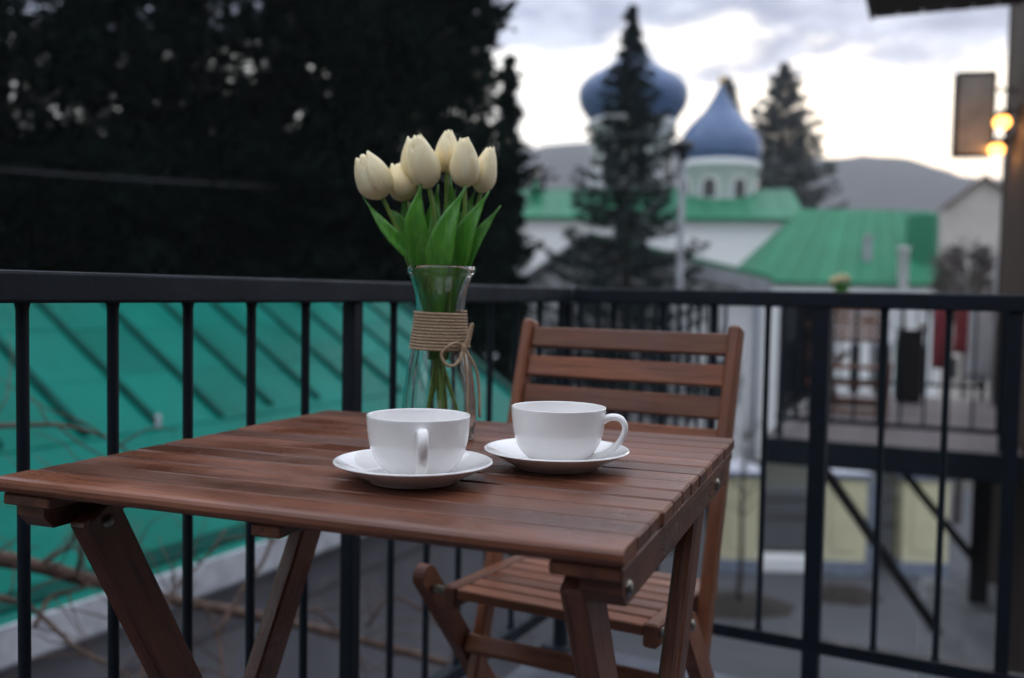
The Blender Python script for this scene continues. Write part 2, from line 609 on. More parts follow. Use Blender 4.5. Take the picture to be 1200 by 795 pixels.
def railing(label, start, axis, other, n_first, count, step, posts, length, back=0.0):
    """start: where the run begins, axis: unit vector along it"""
    ang = math.atan2(axis.y, axis.x)
    t = thing('balcony_railing', label, 'railing', start, ang, 'railings of the wooden table balcony')
    L = length + back
    box('top_rail', (L, 0.042, RT - RB), ((length - back) / 2, 0, (RT + RB) / 2), M_rail, t, c=0.004, seg=2)
    box('bottom_rail', (L, 0.028, 0.030), ((length - back) / 2, 0, 0.120), M_rail, t, c=0.002)
    V, F = lathe_geo([(0.0095, 0.134), (0.0088, 0.138), (0.0069, 0.143), (0.0069, RB - 0.009), (0.0076, RB - 0.004), (0.0088, RB + 0.0005)], 10)
    bal = mesh('baluster', V, F, M_rail, True)
    for k in range(count):
        s = n_first + k * step
        if any(abs(s - p[0]) < 0.03 for p in posts):
            continue
        obj('baluster', bal, t, Matrix.Translation((s, 0, 0)))
    for s, sz in posts:
        box('post', (sz, sz, RB - 0.0), (s, 0, RB / 2), M_rail, t, c=0.002)
        box('base_plate', (sz + 0.05, sz + 0.05, 0.008), (s, 0, 0.004), M_rail, t, c=0.001)
    return t


# side railing: corner post at s=0, running back towards the camera
SIDE_LEN = 4.6
railing('dark steel side railing of thin round bars, alongside the green metal roof', CORNER - EV * SIDE_LEN, EV, None,
        SIDE_LEN - 1.487 - 0.1206 * 14, 40, 0.1206,
        [(SIDE_LEN - 1.487 + 0.1206 * 5, 0.026), (SIDE_LEN - 1.487 - 0.1206 * 9, 0.026), (SIDE_LEN, 0.030)], SIDE_LEN - 0.0152, 0.0)
# front railing
railing('dark steel front railing behind the chair, facing the church domes', CORNER + EU * 0.0225, EU, None,
        0.124 - 0.0225, 16, 0.124, [(0.124 * 5 - 0.0225 - 0.006, 0.036), (0.124 * 8 - 0.0225, 0.026), (0.124 * 13 - 0.0225, 0.036)], 1.9)

# ------------------------------------------------------------------ the table
TYAW = -0.36276
TO = Vector((-0.49568, 0.90319, 0))
TU = Vector((math.cos(TYAW), math.sin(TYAW), 0))
TV = Vector((-math.sin(TYAW), math.cos(TYAW), 0))


def make_table(label):
    c = TO + TU * 0.31 + TV * 0.30
    t = thing('bistro_table', label, 'table', c, TYAW)
    rnd = random.Random(3)
    pitch = 0.60 / 13
    X0, Y0 = -0.31, -0.30
    prof = [(-0.0205, 0.0015), (-0.0222, 0.0050), (-0.0218, 0.0095), (-0.0200, 0.0122), (-0.0165, 0.0136), (-0.0130, 0.0140), (0.0205, 0.014), (0.0215, 0.0130), (0.0215, -0.001), (-0.0175, -0.001)]
    for i in range(13):
        y = Y0 + pitch * (i + 0.5)
        dz = rnd.uniform(-0.0004, 0.0004)
        if i == 0:
            pts = [(-0.31, a, b + 0.696 - 0.710 + 0.71 - 0.696) for a, b in prof]
            o = prism('slat', [(-0.31, a, b - 0.004) for a, b in prof], (0.62, 0, 0), M_table, t, Matrix.Translation((0, y, 0.700)))
        else:
            o = box('slat', (0.62, 0.0430, 0.015), (rnd.uniform(-0.0011, 0.0011), y, 0.7020 + dz), M_table, t, c=0.0021)
            o.rotation_euler = (R(rnd.uniform(-0.9, 0.9)), 0, R(rnd.uniform(-0.06, 0.06)))
    # battens under the slats, front to back
    for xc, wd in ((-0.279, 0.058), (-0.006, 0.030), (0.279, 0.058)):
        bar('batten', (xc, -0.292, 0.6880), (xc, 0.292, 0.6880), wd, 0.0110, (1, 0, 0), M_table, t, c=0.0015)
    # bearers with chamfered ends
    for s in (-1, 1):
        xc = s * 0.288
        poly = [(xc - 0.017, -0.278, 0.6823), (xc - 0.017, -0.278, 0.670), (xc - 0.017, -0.266, 0.657), (xc - 0.017, 0.266, 0.657), (xc - 0.017, 0.278, 0.670), (xc - 0.017, 0.278, 0.6823)]
        prism('bearer', poly, (0.034, 0, 0), M_table, t)
    # crossed legs: A leans back towards its foot, B leans forward
    for s in (-1, 1):
        xa, xb = s * 0.252, s * 0.228
        if s > 0:
            xa, xb = 0.258, 0.281
        bar('leg', (xa, -0.235, 0.672), (xa, 0.135, 0.008), 0.050, 0.022, (0, 1, 0), M_table, t, c=0.003)
        bar('leg', (xb, 0.169, 0.662), (xb, -0.235, 0.008), 0.046, 0.022, (0, 1, 0), M_table, t, c=0.003)
        for (yy, zz2) in ((-0.226, 0.658), (-0.045, 0.331)):
            for q, xx in ((-1, min(xa, xb) - 0.011), (1, max(xa, xb) + 0.011)):
                V, F = lathe_geo([(0.0001, 0.004), (0.005, 0.0035), (0.0075, 0.001), (0.0075, 0.0)], 14)
                V = [Vector((v[2] * q, v[0], v[1])) for v in V]
                if zz2 > 0.5:
                    if q != (1 if s < 0 else -1):
                        continue
                    xx = xa + q * 0.011
                obj('bolt', mesh('bolt', V, F, M_bolt, True), t, Matrix.Translation((xx, yy, zz2)))
    V, F = lathe_geo([(0.0001, 0.004), (0.005, 0.0035), (0.0075, 0.001), (0.0075, 0.0)], 14)
    V = [Vector((v[2], v[0], v[1])) for v in V]
    bm_ = mesh('bolt', V, F, M_bolt, True)
    for yy in (-0.262, 0.18):
        obj('bolt', bm_, t, Matrix.Translation((0.3052, yy, 0.670)))
    bar('stretcher', (-0.263, 0.100, 0.075), (0.269, 0.100, 0.075), 0.040, 0.018, (0, 0.45, 1), M_table, t)
    bar('stretcher', (-0.239, -0.196, 0.075), (0.2695, -0.196, 0.075), 0.040, 0.018, (0, -0.45, 1), M_table, t)
    bar('stretcher', (-0.239, 0.148, 0.622), (0.2695, 0.148, 0.622), 0.030, 0.018, (0, 0, 1), M_table, t)
    return t


table = make_table('brown slatted wooden table holding two white cups and the tall vase of tulips')

# ------------------------------------------------------------------ the chair
CYAW = R(-28)
CO = Vector((-0.0995, 1.4405, 0))       # front left corner of the seat slats


def make_chair(label, group=None):
    W = 0.348
    cu = Vector((math.cos(CYAW), math.sin(CYAW), 0))
    cv = Vector((-math.sin(CYAW), math.cos(CYAW), 0))
    t = thing('folding_chair', label, 'chair', CO + cu * (W / 2) + cv * 0.15, CYAW, group)
    hx = W / 2

    def pv(z):           # back post line
        return 0.05 + 0.31 * z - 0.15
    xp = 0.188
    for s in (-1, 1):
        bar('back_post', (s * xp, pv(0.004), 0.004), (s * xp, pv(0.846), 0.846), 0.034, 0.020, (0, 1, 0), M_chair, t, c=0.004)
        # front leg, foot at the back, round head at the top
        xf = s * 0.2105
        top, foot = Vector((xf, -0.146, 0.452)), Vector((xf, 0.225, 0.004))
        d = (foot - top).normalized()
        nrm = Vector((0, -d.z, d.y))
        prof = [top + (nrm * math.cos(a) - d * math.sin(a)) * 0.0185 for a in [math.pi * k / 8 for k in range(9)]]
        low = [foot - nrm * 0.0185, foot + nrm * 0.0185]
        poly = prof + low
        prism('front_leg', [(xf - 0.010, p.y, p.z) for p in poly], (0.020, 0, 0), M_chair, t)
        # seat rails, a little above the slats, tapering to the back
        xr = s * (hx - 0.012)
        bar('seat_rail', (xr, -0.150, 0.427), (xr, 0.150, 0.418), 0.034, 0.022, (0, 0, 1), M_chair, t, c=0.003)
        V, F = lathe_geo([(0.0001, 0.004), (0.006, 0.003), (0.009, 0.0)], 14)
        V = [Vector((v[2] * s, v[0], v[1])) for v in V]
        obj('bolt', mesh('bolt', V, F, M_bolt, True), t, Matrix.Translation((xf + s * 0.010, -0.146, 0.452)))
    for s in (-1, 1):
        bar('pivot_pin', (s * 0.172, -0.138, 0.432), (s * 0.2008, -0.138, 0.432), 0.012, 0.012, (0, 0, 1), M_bolt, t, c=0.003)
    for i in range(7):
        y = -0.132 + i * 0.041
        box('seat_slat', (W - 0.047, 0.031, 0.016), (0, y, 0.433 - (y + 0.15) * 0.03), M_chair, t, c=0.002)
    for i in range(2):
        bar('seat_support', (-0.151, -0.07 + 0.15 * i, 0.418), (0.151, -0.07 + 0.15 * i, 0.418), 0.024, 0.011, (0, 1, 0), M_chair, t)
    for i in range(5):
        z = 0.817 - i * 0.0505
        a = Vector((0, 0.31, 1)).normalized()
        bar('back_slat', (-xp + 0.0102, pv(z), z), (xp - 0.0102, pv(z), z), 0.036, 0.014, a, M_chair, t, c=0.002)
    bar('stretcher', (-0.2003, -0.028, 0.310), (0.2003, -0.028, 0.310), 0.030, 0.018, (0, 0.7, 1), M_chair, t)
    bar('stretcher', (-0.1778, pv(0.12), 0.12), (0.1778, pv(0.12), 0.12), 0.030, 0.016, (0, 0.31, 1), M_chair, t)
    return t


chair = make_chair('red brown folding chair with slatted back, drawn up behind the near table')

# ------------------------------------------------------------------ cups and saucers
SAUCER = [(0.0001, 0.0045), (0.030, 0.0045), (0.036, 0.0060), (0.046, 0.0078), (0.062, 0.0145), (0.0745, 0.0200), (0.0768, 0.0206), (0.0778, 0.0198),
          (0.0765, 0.0183), (0.062, 0.0110), (0.048, 0.0035), (0.044, 0.0006), (0.041, 0.0), (0.038, 0.0010), (0.0001, 0.0015)]
CUP = [(0.0001, 0.0045), (0.018, 0.0050), (0.030, 0.0085), (0.0395, 0.0180), (0.0450, 0.0310), (0.0475, 0.0450), (0.0486, 0.0575), (0.0494, 0.0592), (0.0503, 0.0592), (0.0508, 0.0578),
       (0.0498, 0.0450), (0.0476, 0.0300), (0.0425, 0.0160), (0.0335, 0.0055), (0.0285, 0.0025), (0.0275, 0.0), (0.0250, 0.0), (0.0240, 0.0018), (0.0001, 0.0018)]


def smooth_prof(p, k=4):
    q = interp([(a, 0, b) for a, b in p], (len(p) - 1) * k + 1)
    return [(max(v.x, 0.0001), v.z) for v in q]


def make_cup(loc, hang, label):
    t = thing('teacup', label, 'cup', loc, hang, 'white teacups on the near table')
    lathe('body', smooth_prof(CUP), M_china, t, 64)
    pts = interp([(0.0462, 0, 0.0460), (0.0560, 0, 0.0505), (0.0655, 0, 0.0500), (0.0712, 0, 0.0430), (0.0705, 0, 0.0335), (0.0640, 0, 0.0220), (0.0530, 0, 0.0125), (0.0410, 0, 0.0070), (0.0330, 0, 0.0060)], 40)
    V, F = tube_geo(pts, [0.0034 + 0.0014 * (abs(i / 39 - 0.45) / 0.55) ** 2 for i in range(40)], 12)
    V = [Vector((v.x, v.y * 1.55, v.z)) for v in V]
    obj('handle', mesh('handle', V, F, M_china, True), t)
    return t


def make_saucer(loc, label, group):
    o = lathe('saucer', smooth_prof(SAUCER), M_china, None, 72, loc)
    tag(o, label, 'saucer', group)
    return o


S1, S2 = Vector((-0.0945, 0.9232, 0.7102)), Vector((0.0502, 1.0102, 0.7102))
make_saucer(S1, 'white saucer under the cup nearest the table front, handle towards viewer', 'white saucers on the near table')
make_saucer(S2, 'white saucer under the cup whose handle points right towards the chair', 'white saucers on the near table')
cup1 = make_cup(S1 + Vector((0.0045, 0, 0.0058)), R(-81), 'white china cup nearest the table front, handle turned towards the viewer')
cup2 = make_cup(S2 + Vector((0.0012, 0, 0.0058)), R(-14), 'white china cup in front of the chair, looped handle pointing right')

# ------------------------------------------------------------------ vase and twine
VB = Vector((-0.0907, 1.1937, 0.7102))
OUT = [(0.0, 0.0), (0.040, 0.0), (0.0445, 0.0025), (0.0462, 0.012), (0.0466, 0.040), (0.0425, 0.080), (0.0357, 0.114), (0.0312, 0.146), (0.0302, 0.163), (0.0325, 0.184), (0.0385, 0.203), (0.0400, 0.2065),
       (0.0425, 0.2085), (0.0430, 0.2130), (0.0425, 0.2170), (0.0400, 0.2180)]
INN = [(0.0380, 0.2165), (0.0372, 0.2080), (0.0358, 0.203), (0.0298, 0.184), (0.0275, 0.163), (0.0285, 0.146), (0.0330, 0.114), (0.0398, 0.080), (0.0438, 0.040), (0.0432, 0.014), (0.0400, 0.0085), (0.0, 0.0075)]


def vase_r(z):
    return float(np.interp(z, [p[1] for p in OUT[3:11]], [p[0] for p in OUT[3:11]]))


def make_vase(loc, label):
    t = thing('glass_vase', label, 'vase', loc)
    po = smooth_prof(OUT[2:11], 3)
    pi_ = smooth_prof(INN[1:10], 3)
    prof = [(0.0001, 0.0), (0.040, 0.0)] + po + OUT[11:] + [INN[0]] + pi_ + [INN[10], (0.0001, 0.0075)]
    lathe('body', prof, M_glass, t, 64)
    # twine coil
    turns = 12
    pts = []
    for i in range(turns * 30 + 1):
        u = i / (turns * 30)
        z = 0.1615 - u * 0.0475
        a = u * turns * 2 * math.pi - 0.6
        r = vase_r(z) + 0.0019
        pts.append((r * math.cos(a), r * math.sin(a), z))
    tube('twine_wrap', pts, 0.00188, M_twine, t, 6)
    # bow: knot, loops and two tails, at the front right of the vase
    ka = R(-42)

    def P(a, z, off):
        r = vase_r(max(z, 0.015)) + off
        return (r * math.cos(a), r * math.sin(a), z)
    kn = Vector(P(ka, 0.117, 0.005))
    lathe('knot', [(0.0001, -0.005), (0.0035, -0.0035), (0.0048, 0), (0.0035, 0.0035), (0.0001, 0.005)], M_twine, t, 10, kn)
    l1 = [kn, P(ka - 0.25, 0.1235, 0.009), P(ka - 0.50, 0.120, 0.009), P(ka - 0.72, 0.109, 0.006), P(ka - 0.56, 0.0965, 0.006), P(ka - 0.32, 0.0975, 0.007), P(ka - 0.12, 0.108, 0.007), kn]
    tube('bow_loop', interp(l1, 40), 0.0020, M_twine, t, 6)
    l2 = [kn, P(ka + 0.15, 0.128, 0.010), P(ka + 0.22, 0.142, 0.013), P(ka + 0.30, 0.146, 0.014), P(ka + 0.32, 0.137, 0.011), P(ka + 0.22, 0.122, 0.007), kn]
    tube('bow_loop', interp(l2, 32), 0.0020, M_twine, t, 6)
    l3 = [kn, P(ka + 0.02, 0.100, 0.006), P(ka + 0.06, 0.070, 0.004), P(ka + 0.02, 0.045, 0.0035), P(ka + 0.05, 0.022, 0.0035), P(ka + 0.02, 0.008, 0.004)]
    tube('tail', interp(l3, 40), 0.0019, M_twine, t, 6)
    l4 = [kn, P(ka + 0.16, 0.106, 0.009), P(ka + 0.36, 0.086, 0.010), P(ka + 0.42, 0.060, 0.009), P(ka + 0.40, 0.038, 0.008), P(ka + 0.45, 0.030, 0.008)]
    tube('tail', interp(l4, 36), 0.0019, M_twine, t, 6)
    return t


vase = make_vase(VB, 'clear glass vase wrapped in brown twine with a bow, on the near table')

# ------------------------------------------------------------------ tulips
TUP = 0.001082


def vl(px, py, y):
    """a point of the bouquet: picture offsets turned into metres beside the vase's axis"""
    return Vector(((px - 514) * TUP, y, 0.2158 + (314 - py) * TUP))


RT_T = [0, .06, .18, .36, .52, .70, .85, 1.0]
RT_R = [.20, .54, .88, 1.0, .95, .78, .54, .24]


def petal_me(Rm, H, a0, twist, tipin, key, openness=0.0):
    V, F = [], []
    NU, NV = 9, 13
    for j in range(NV):
        t = j / (NV - 1)
        r = (np.interp(t, RT_T, RT_R) + openness * max(0, t - 0.4) ** 1.5) * Rm
        wd = a0 * (min(1.0, 0.55 + t * 2.2)) * max(0.42, 1 - t ** 9) ** 0.6
        for i in range(NU):
            s = (i / (NU - 1)) * 2 - 1
            a = s * wd
            rr = r * (1 - 0.05 * (1 - abs(s)) * 0 + 0.035 * s * s) - tipin * t ** 2
            z = t * H - 0.17 * H * abs(s) ** 2.6 * t ** 3
            V.append((rr * math.cos(a + twist * t * s), rr * math.sin(a + twist * t), z))
    for j in range(NV - 1):
        for i in range(NU - 1):
            q = j * NU + i
            F.append((q, q + 1, q + NU + 1, q + NU))
    return mesh('petal', V, F, M_petal, True)


def leaf_me(pts, wmax, face, bend=0.0):
    """a long folded blade along pts; face: which way its front looks"""
    C = interp(pts, 15)
    V, F = [], []
    for i, p in enumerate(C):
        t = i / 14
        tan = (C[min(i + 1, 14)] - C[max(i - 1, 0)]).normalized()
        side = tan.cross(Vector(face)).normalized()
        nrm = side.cross(tan).normalized()
        wd = wmax * (math.sin(min(1.0, (t * 0.95 + 0.10)) ** 1.15 * math.pi) ** 0.75 if t < 0.97 else 0.12)
        wd = max(wd, wmax * 0.10)
        zl = p.z
        wd = min(wd, float(np.interp(zl, [0.10, 0.165, 0.19, 0.22, 0.26], [0.010, 0.017, 0.021, 0.028, 0.06])))
        if t == 1.0:
            wd = wmax * 0.02
        for s in (-1, -0.5, 0, 0.5, 1):
            V.append(p + side * (s * wd / 2) + nrm * (abs(s) ** 1.5 * wd * 0.20 + 0.0012 * math.sin(t * 9 + s * 2)))
    for i in range(14):
        for k in range(4):
            q = i * 5 + k
            F.append((q, q + 1, q + 6, q + 5))
    return mesh('leaf', V, F, M_leaf, True)


def solid(o, th):
    md = o.modifiers.new('thickness', 'SOLIDIFY')
    md.thickness = th
    md.offset = 0
    return o


# px,py of the blossom's foot, px,py of its tip, width in px, depth offset, stem foot angle, leaves
TULIPS = [
    ((447, 236), (424, 190), 42, -0.012, 'cream tulip hanging furthest out on the left side of the bouquet'),
    ((472, 236), (458, 195), 34, 0.014, 'shorter cream tulip half hidden behind the leftmost blossom'),
    ((484, 216), (474, 165), 34, 0.012, 'cream tulip tucked behind the big front blossom, tip just showing left'),
    ((500, 224), (486, 169), 37, -0.016, 'big cream tulip at the front middle of the bouquet, leaning left'),
    ((519, 204), (520, 157), 32, 0.006, 'cream tulip standing highest at the back of the bouquet'),
    ((541, 222), (540, 170), 35, -0.012, 'plump cream tulip right of the middle with yellowish tip'),
    ((558, 226), (568, 175), 29, 0.008, 'cream tulip furthest to the right of the bouquet'),
]
LEAVES = {
    0: [([(492, 345, -.008), (482, 310, -.018), (455, 275, -.022), (425, 236, -.018)], 16, (0.3, -1, .25)),
        ([(496, 345, .004), (484, 300, .004), (466, 262, .004), (448, 244, .004)], 14, (0.4, -1, .1))],
    1: [([(500, 345, .006), (486, 300, .010), (474, 260, .016), (464, 226, .018)], 18, (0.2, -1, 0)),
        ([(500, 345, .010), (494, 300, .014), (486, 255, .016), (478, 222, .016)], 17, (-0.3, -1, 0))],
    2: [([(503, 350, .012), (500, 300, .016), (503, 255, .018), (508, 216, .02)], 20, (-.2, -1, 0))],
    3: [([(496, 350, -.012), (488, 310, -.026), (486, 265, -.032), (493, 218, -.028)], 26, (.15, -1, .1))],
    4: [([(518, 350, .010), (520, 300, .014), (524, 250, .016), (522, 206, .016)], 20, (.3, -1, 0)),
        ([(510, 350, .0), (507, 300, -.004), (508, 262, -.006), (502, 224, -.004)], 17, (-.5, -1, 0)),
        ([(514, 350, .004), (516, 300, .004), (520, 258, .002), (530, 222, .0)], 17, (.4, -1, 0))],
    5: [([(512, 352, -.010), (514, 312, -.026), (522, 270, -.034), (543, 222, -.030)], 27, (-.15, -1, .1)),
        ([(520, 350, .008), (528, 300, .012), (540, 258, .014), (552, 222, .014)], 19, (-.3, -1, 0))],
    6: [([(524, 350, -.004), (533, 308, -.014), (545, 270, -.020), (569, 226, -.018)], 25, (-.25, -1, .15)),
        ([(528, 348, .006), (541, 310, .008), (556, 278, .010), (582, 240, .012)], 19, (-.4, -1, .2))],
}


OPEN = [0.30, 0.15, 0.0, 0.05, 0.20, 0.10, 0.15]


def make_tulip(i, base, spec, label):
    (bx, by), (tx_, ty_), wpx, yo, lab = spec
    b = vl(bx, by, yo)
    tip = vl(tx_, ty_, yo * 1.5)
    ax = tip - b
    H = ax.length * 1.05
    ax.normalize()
    Rm = wpx * TUP / 2 * 0.99
    t = thing('tulip', label, 'tulip', base, 0, None)
    q = ax.to_track_quat('Z', 'Y').to_matrix().to_4x4()
    rnd = random.Random(40 + i)
    rot0 = rnd.uniform(0, 2)
    for k in range(6):
        inner = k >= 3
        me = petal_me(Rm * (0.90 if inner else 1.0), H * (rnd.uniform(0.98, 1.03) if inner else rnd.uniform(0.93, 1.02)), R(72 if inner else 78), rnd.uniform(-.06, .06), 0.0004, k, OPEN[i] + rnd.uniform(-0.05, 0.10) + (0 if inner else 0.06))
        o = obj('petal', me, t, Matrix.Translation(b) @ q @ Matrix.Rotation(rot0 + k * R(120) + (R(60) if inner else 0), 4, 'Z') @ Matrix.Rotation(R(rnd.uniform(-1.5, 1.5)), 4, 'Y'))
        solid(o, 0.0009)
    # stem: from the blossom down through the neck into the vase
    an = i * 2.4
    neck = Vector(((bx - 508) * TUP * 0.30, yo * 0.5, 0.165))
    foot = Vector((-neck.x * 0.9 + 0.012 * math.cos(an), 0.016 * math.sin(an), 0.013 + 0.012 * rnd.random()))
    st = interp([b + ax * 0.004, b - ax * 0.03 + (neck - b) * 0.1, (b + neck) / 2 + Vector((0, 0, 0.004)), neck, (neck + foot) / 2, foot], 26)
    tube('stem', st, 0.0026, M_stem, t, 8)
    for pts, wpx2, face in LEAVES.get(i, []):
        P = [vl(*p) for p in pts]
        lo = Vector((P[0].x * 0.5, P[0].y * 0.6, 0.10))
        for p in [lo] + P:
            lim = float(np.interp(p.z, [0.10, 0.163, 0.19, 0.218, 0.235], [0.016, 0.012, 0.017, 0.026, 0.05]))
            rr = math.hypot(p.x, p.y)
            if p.z < 0.235 and rr > lim:
                p.x *= lim / rr
                p.y *= lim / rr
        o = obj('leaf', leaf_me([lo] + P, wpx2 * TUP * 1.32, face), t)
        solid(o, 0.0008)
    return t


tulips = [make_tulip(i, VB, s, s[4]) for i, s in enumerate(TULIPS)]
for t_ in tulips:
    t_['group'] = 'cream tulips in the twine wrapped vase'

# ------------------------------------------------------------------ neighbouring building with the teal roof
NL = -EU                                  # away to the left


def sp_(D, s, z):
    v = NL * D + EV * s
    return Vector((v.x, v.y, z))


DE, DR, SEND, SBEG = 3.76, 5.98, 8.62, -3.0
TAN = 0.65
ZE = EYE.z - 1.455


def roof_z(D):
    return ZE + (D - DE) * TAN


nb = thing('roofed_building', 'low grey building with a teal ribbed metal roof beside the side railing', 'building', sp_(DE + 1.5, 2.5, GROUND), 0)
NBI = Matrix.Translation(-nb.location)
pitch = 0.53
rib0 = 4.21 - pitch * 14
ribs = [rib0 + k * pitch for k in range(40) if SBEG < rib0 + k * pitch < SEND - 0.1]
edges = [SBEG] + ribs + [SEND]
DM = 4.66
nz = Vector((0, 0, 1))
rnd = random.Random(8)


def slab(name, D0, D1, s0, s1, th, m, lift=0.0):
    q = [sp_(D0, s0, roof_z(D0) + lift), sp_(D0, s1, roof_z(D0) + lift), sp_(D1, s1, roof_z(D1) + lift), sp_(D1, s0, roof_z(D1) + lift)]
    return prism(name, q, (0, 0, -th), m, nb, NBI)


for a, b in zip(edges[:-1], edges[1:]):
    cuts = [DM - 0.02, DM + 0.42 + rnd.uniform(-.03, .03), DM + 0.88 + rnd.uniform(-.03, .03), DR]
    for q0, q1 in zip(cuts[:-1], cuts[1:]):
        slab('roof_sheet', q0 - 0.02, q1, a + 0.002, b - 0.002, 0.022, M_roof, rnd.uniform(0.0, 0.004) + 0.010 + 0.004 * cuts.index(q0))
for k in range(8):
    s0 = SBEG + (SEND - SBEG) * k / 8
    s1 = SBEG + (SEND - SBEG) * (k + 1) / 8
    slab('eave_sheet', DE - 0.02, DM + 0.03, s0 + 0.002, s1 - 0.002, 0.03, M_roof, rnd.uniform(0, 0.002))
for s in ribs:
    slab('roof_rib', DM + rnd.uniform(-0.03, 0.03), DR - 0.01, s - 0.026, s + 0.026, 0.06, M_seam, 0.042)
slab('roof_rib', DE - 0.015, DR - 0.01, SEND - 0.09, SEND + 0.02, 0.09, M_seam, 0.046)
slab('eave_strip', DE + 0.03, DE + 0.11, SBEG, SEND - 0.095, 0.035, M_seam, 0.018)
q = sp_(4.62, 4.19, roof_z(4.62))
box('snow_guard', (0.022, 0.034, 0.08), q - nb.location + Vector((0, 0, 0.06)), M_fascia, nb, rz=AR, c=0.006)
# ridge cap and far slope
slab('ridge_cap', DR - 0.06, DR + 0.02, SBEG, SEND, 0.04, M_seam, 0.05)
fs = [sp_(DR + 0.021, SBEG, roof_z(DR)), sp_(DR + 0.021, SEND, roof_z(DR)), sp_(DR + 2.3, SEND, ZE), sp_(DR + 2.3, SBEG, ZE)]
prism('far_slope', fs, (0, 0, -0.03), M_roof, nb, NBI)


def wall_box(name, D0, D1, s0, s1, z0, z1, m):
    q = [sp_(D0, s0, z0), sp_(D0, s1, z0), sp_(D1, s1, z0), sp_(D1, s0, z0)]
    return prism(name, q, (0, 0, z1 - z0), m, nb, NBI)


wall_box('fascia', DE - 0.045, DE - 0.021, SBEG, SEND, ZE - 0.175, ZE - 0.008, M_fascia)
wall_box('soffit', DE - 0.018, DE + 0.30, SBEG, SEND, ZE - 0.20, ZE - 0.178, M_fascia)
wall_box('upper_wall', DE + 0.16, DR + 2.0, SBEG + 0.1, SEND - 0.25, -1.07, ZE - 0.203, M_plaster)
wall_box('wall', DE + 0.22, DR + 1.94, SBEG + 0.16, SEND - 0.31, GROUND, -1.072, M_plaster)
g1 = [sp_(DE + 0.17, SEND - 0.28, ZE - 0.20), sp_(DR, SEND - 0.28, roof_z(DR) - 0.06), sp_(DR + 2.0, SEND - 0.28, ZE - 0.20)]
prism('gable', g1, EV * 0.03, M_plaster, nb, NBI)

# ------------------------------------------------------------------ bare creeper between the railing and the neighbour's eave
cr_root = at(-60, 640, 3.0)
creeper = thing('bare_creeper', 'leafless brown creeper sprawling below the railing by the pale eave', 'creeper', (cr_root.x, cr_root.y, GROUND), 0)
CI = -Vector((cr_root.x, cr_root.y, GROUND))
rnd = random.Random(21)


def vine_path(pix, n=24):
    return [p + CI for p in interp([at(*p) for p in pix], n)]


main = vine_path([(-140, 640, 2.5), (0, 655, 2.7), (90, 676, 2.9), (175, 698, 3.1), (330, 728, 3.4), (440, 755, 3.6), (560, 790, 3.8), (700, 850, 4.0)], 40)
o = obj('main_stem', mesh('main_stem', *tube_geo(main, [0.024 - 0.010 * i / 39 + 0.002 * math.sin(i * 1.3) for i in range(40)], 8), M_vine, True), creeper)
stems = [
    [(270, 860, 2.6), (262, 800, 2.7), (255, 745, 2.8), (232, 700, 2.8)],
    [(255, 745, 2.8), (285, 690, 2.9), (310, 655, 2.95), (318, 620, 3.0), (300, 590, 3.0), (285, 555, 3.05)],
    [(150, 860, 2.6), (172, 770, 2.75), (182, 745, 2.8), (205, 690, 2.9), (240, 655, 2.95), (265, 620, 3.0)],
    [(172, 770, 2.75), (150, 720, 2.75), (135, 690, 2.8), (110, 640, 2.85), (98, 600, 2.9)],
    [(182, 745, 2.8), (215, 775, 2.7), (240, 790, 2.7)],
    [(40, 665, 2.8), (80, 640, 2.8), (100, 610, 2.85), (120, 575, 2.9)],
    [(90, 676, 2.85), (95, 640, 2.8), (85, 605, 2.85), (90, 560, 2.9)],
    [(-10, 500, 2.7), (40, 498, 2.75), (80, 500, 2.8), (130, 515, 2.85), (160, 540, 2.9)],
    [(0, 700, 2.5), (40, 715, 2.6), (90, 760, 2.6), (140, 785, 2.6), (200, 830, 2.6)],
    [(430, 735, 3.4), (458, 700, 3.4), (500, 720, 3.5), (530, 750, 3.5), (545, 790, 3.5)],
    [(300, 760, 3.2), (360, 715, 3.3), (400, 745, 3.4), (430, 790, 3.4)],
    [(40, 735, 2.7), (60, 700, 2.8), (95, 690, 2.8), (130, 672, 2.9)],
]
for k, sp2 in enumerate(stems):
    pth = vine_path(sp2, 18)
    V, F = tube_geo(pth, [0.0085 - 0.005 * i / 17 for i in range(18)], 6)
    obj('stem', mesh('stem', V, F, M_vine, True), creeper)
tw = []
for k in range(95):
    src = vine_path(rnd.choice(stems), 18) if rnd.random() < 0.75 else main[4:34]
    p = rnd.choice(src)
    d = Vector((rnd.uniform(-1, 1), rnd.uniform(-.4, .4), rnd.uniform(-.3, 1))).normalized()
    L = rnd.uniform(0.12, 0.38)
    pts = [p]
    for q in range(4):
        d = (d + Vector((rnd.uniform(-.5, .5), rnd.uniform(-.3, .3), rnd.uniform(-.5, .4)))).normalized()
        pts.append(pts[-1] + d * L / 4)
    tw.append((pts, [0.0032, 0.0028, 0.0022, 0.0016, 0.001]))
multi_tube('twigs', tw, M_vine, creeper, 4)['kind'] = 'stuff'


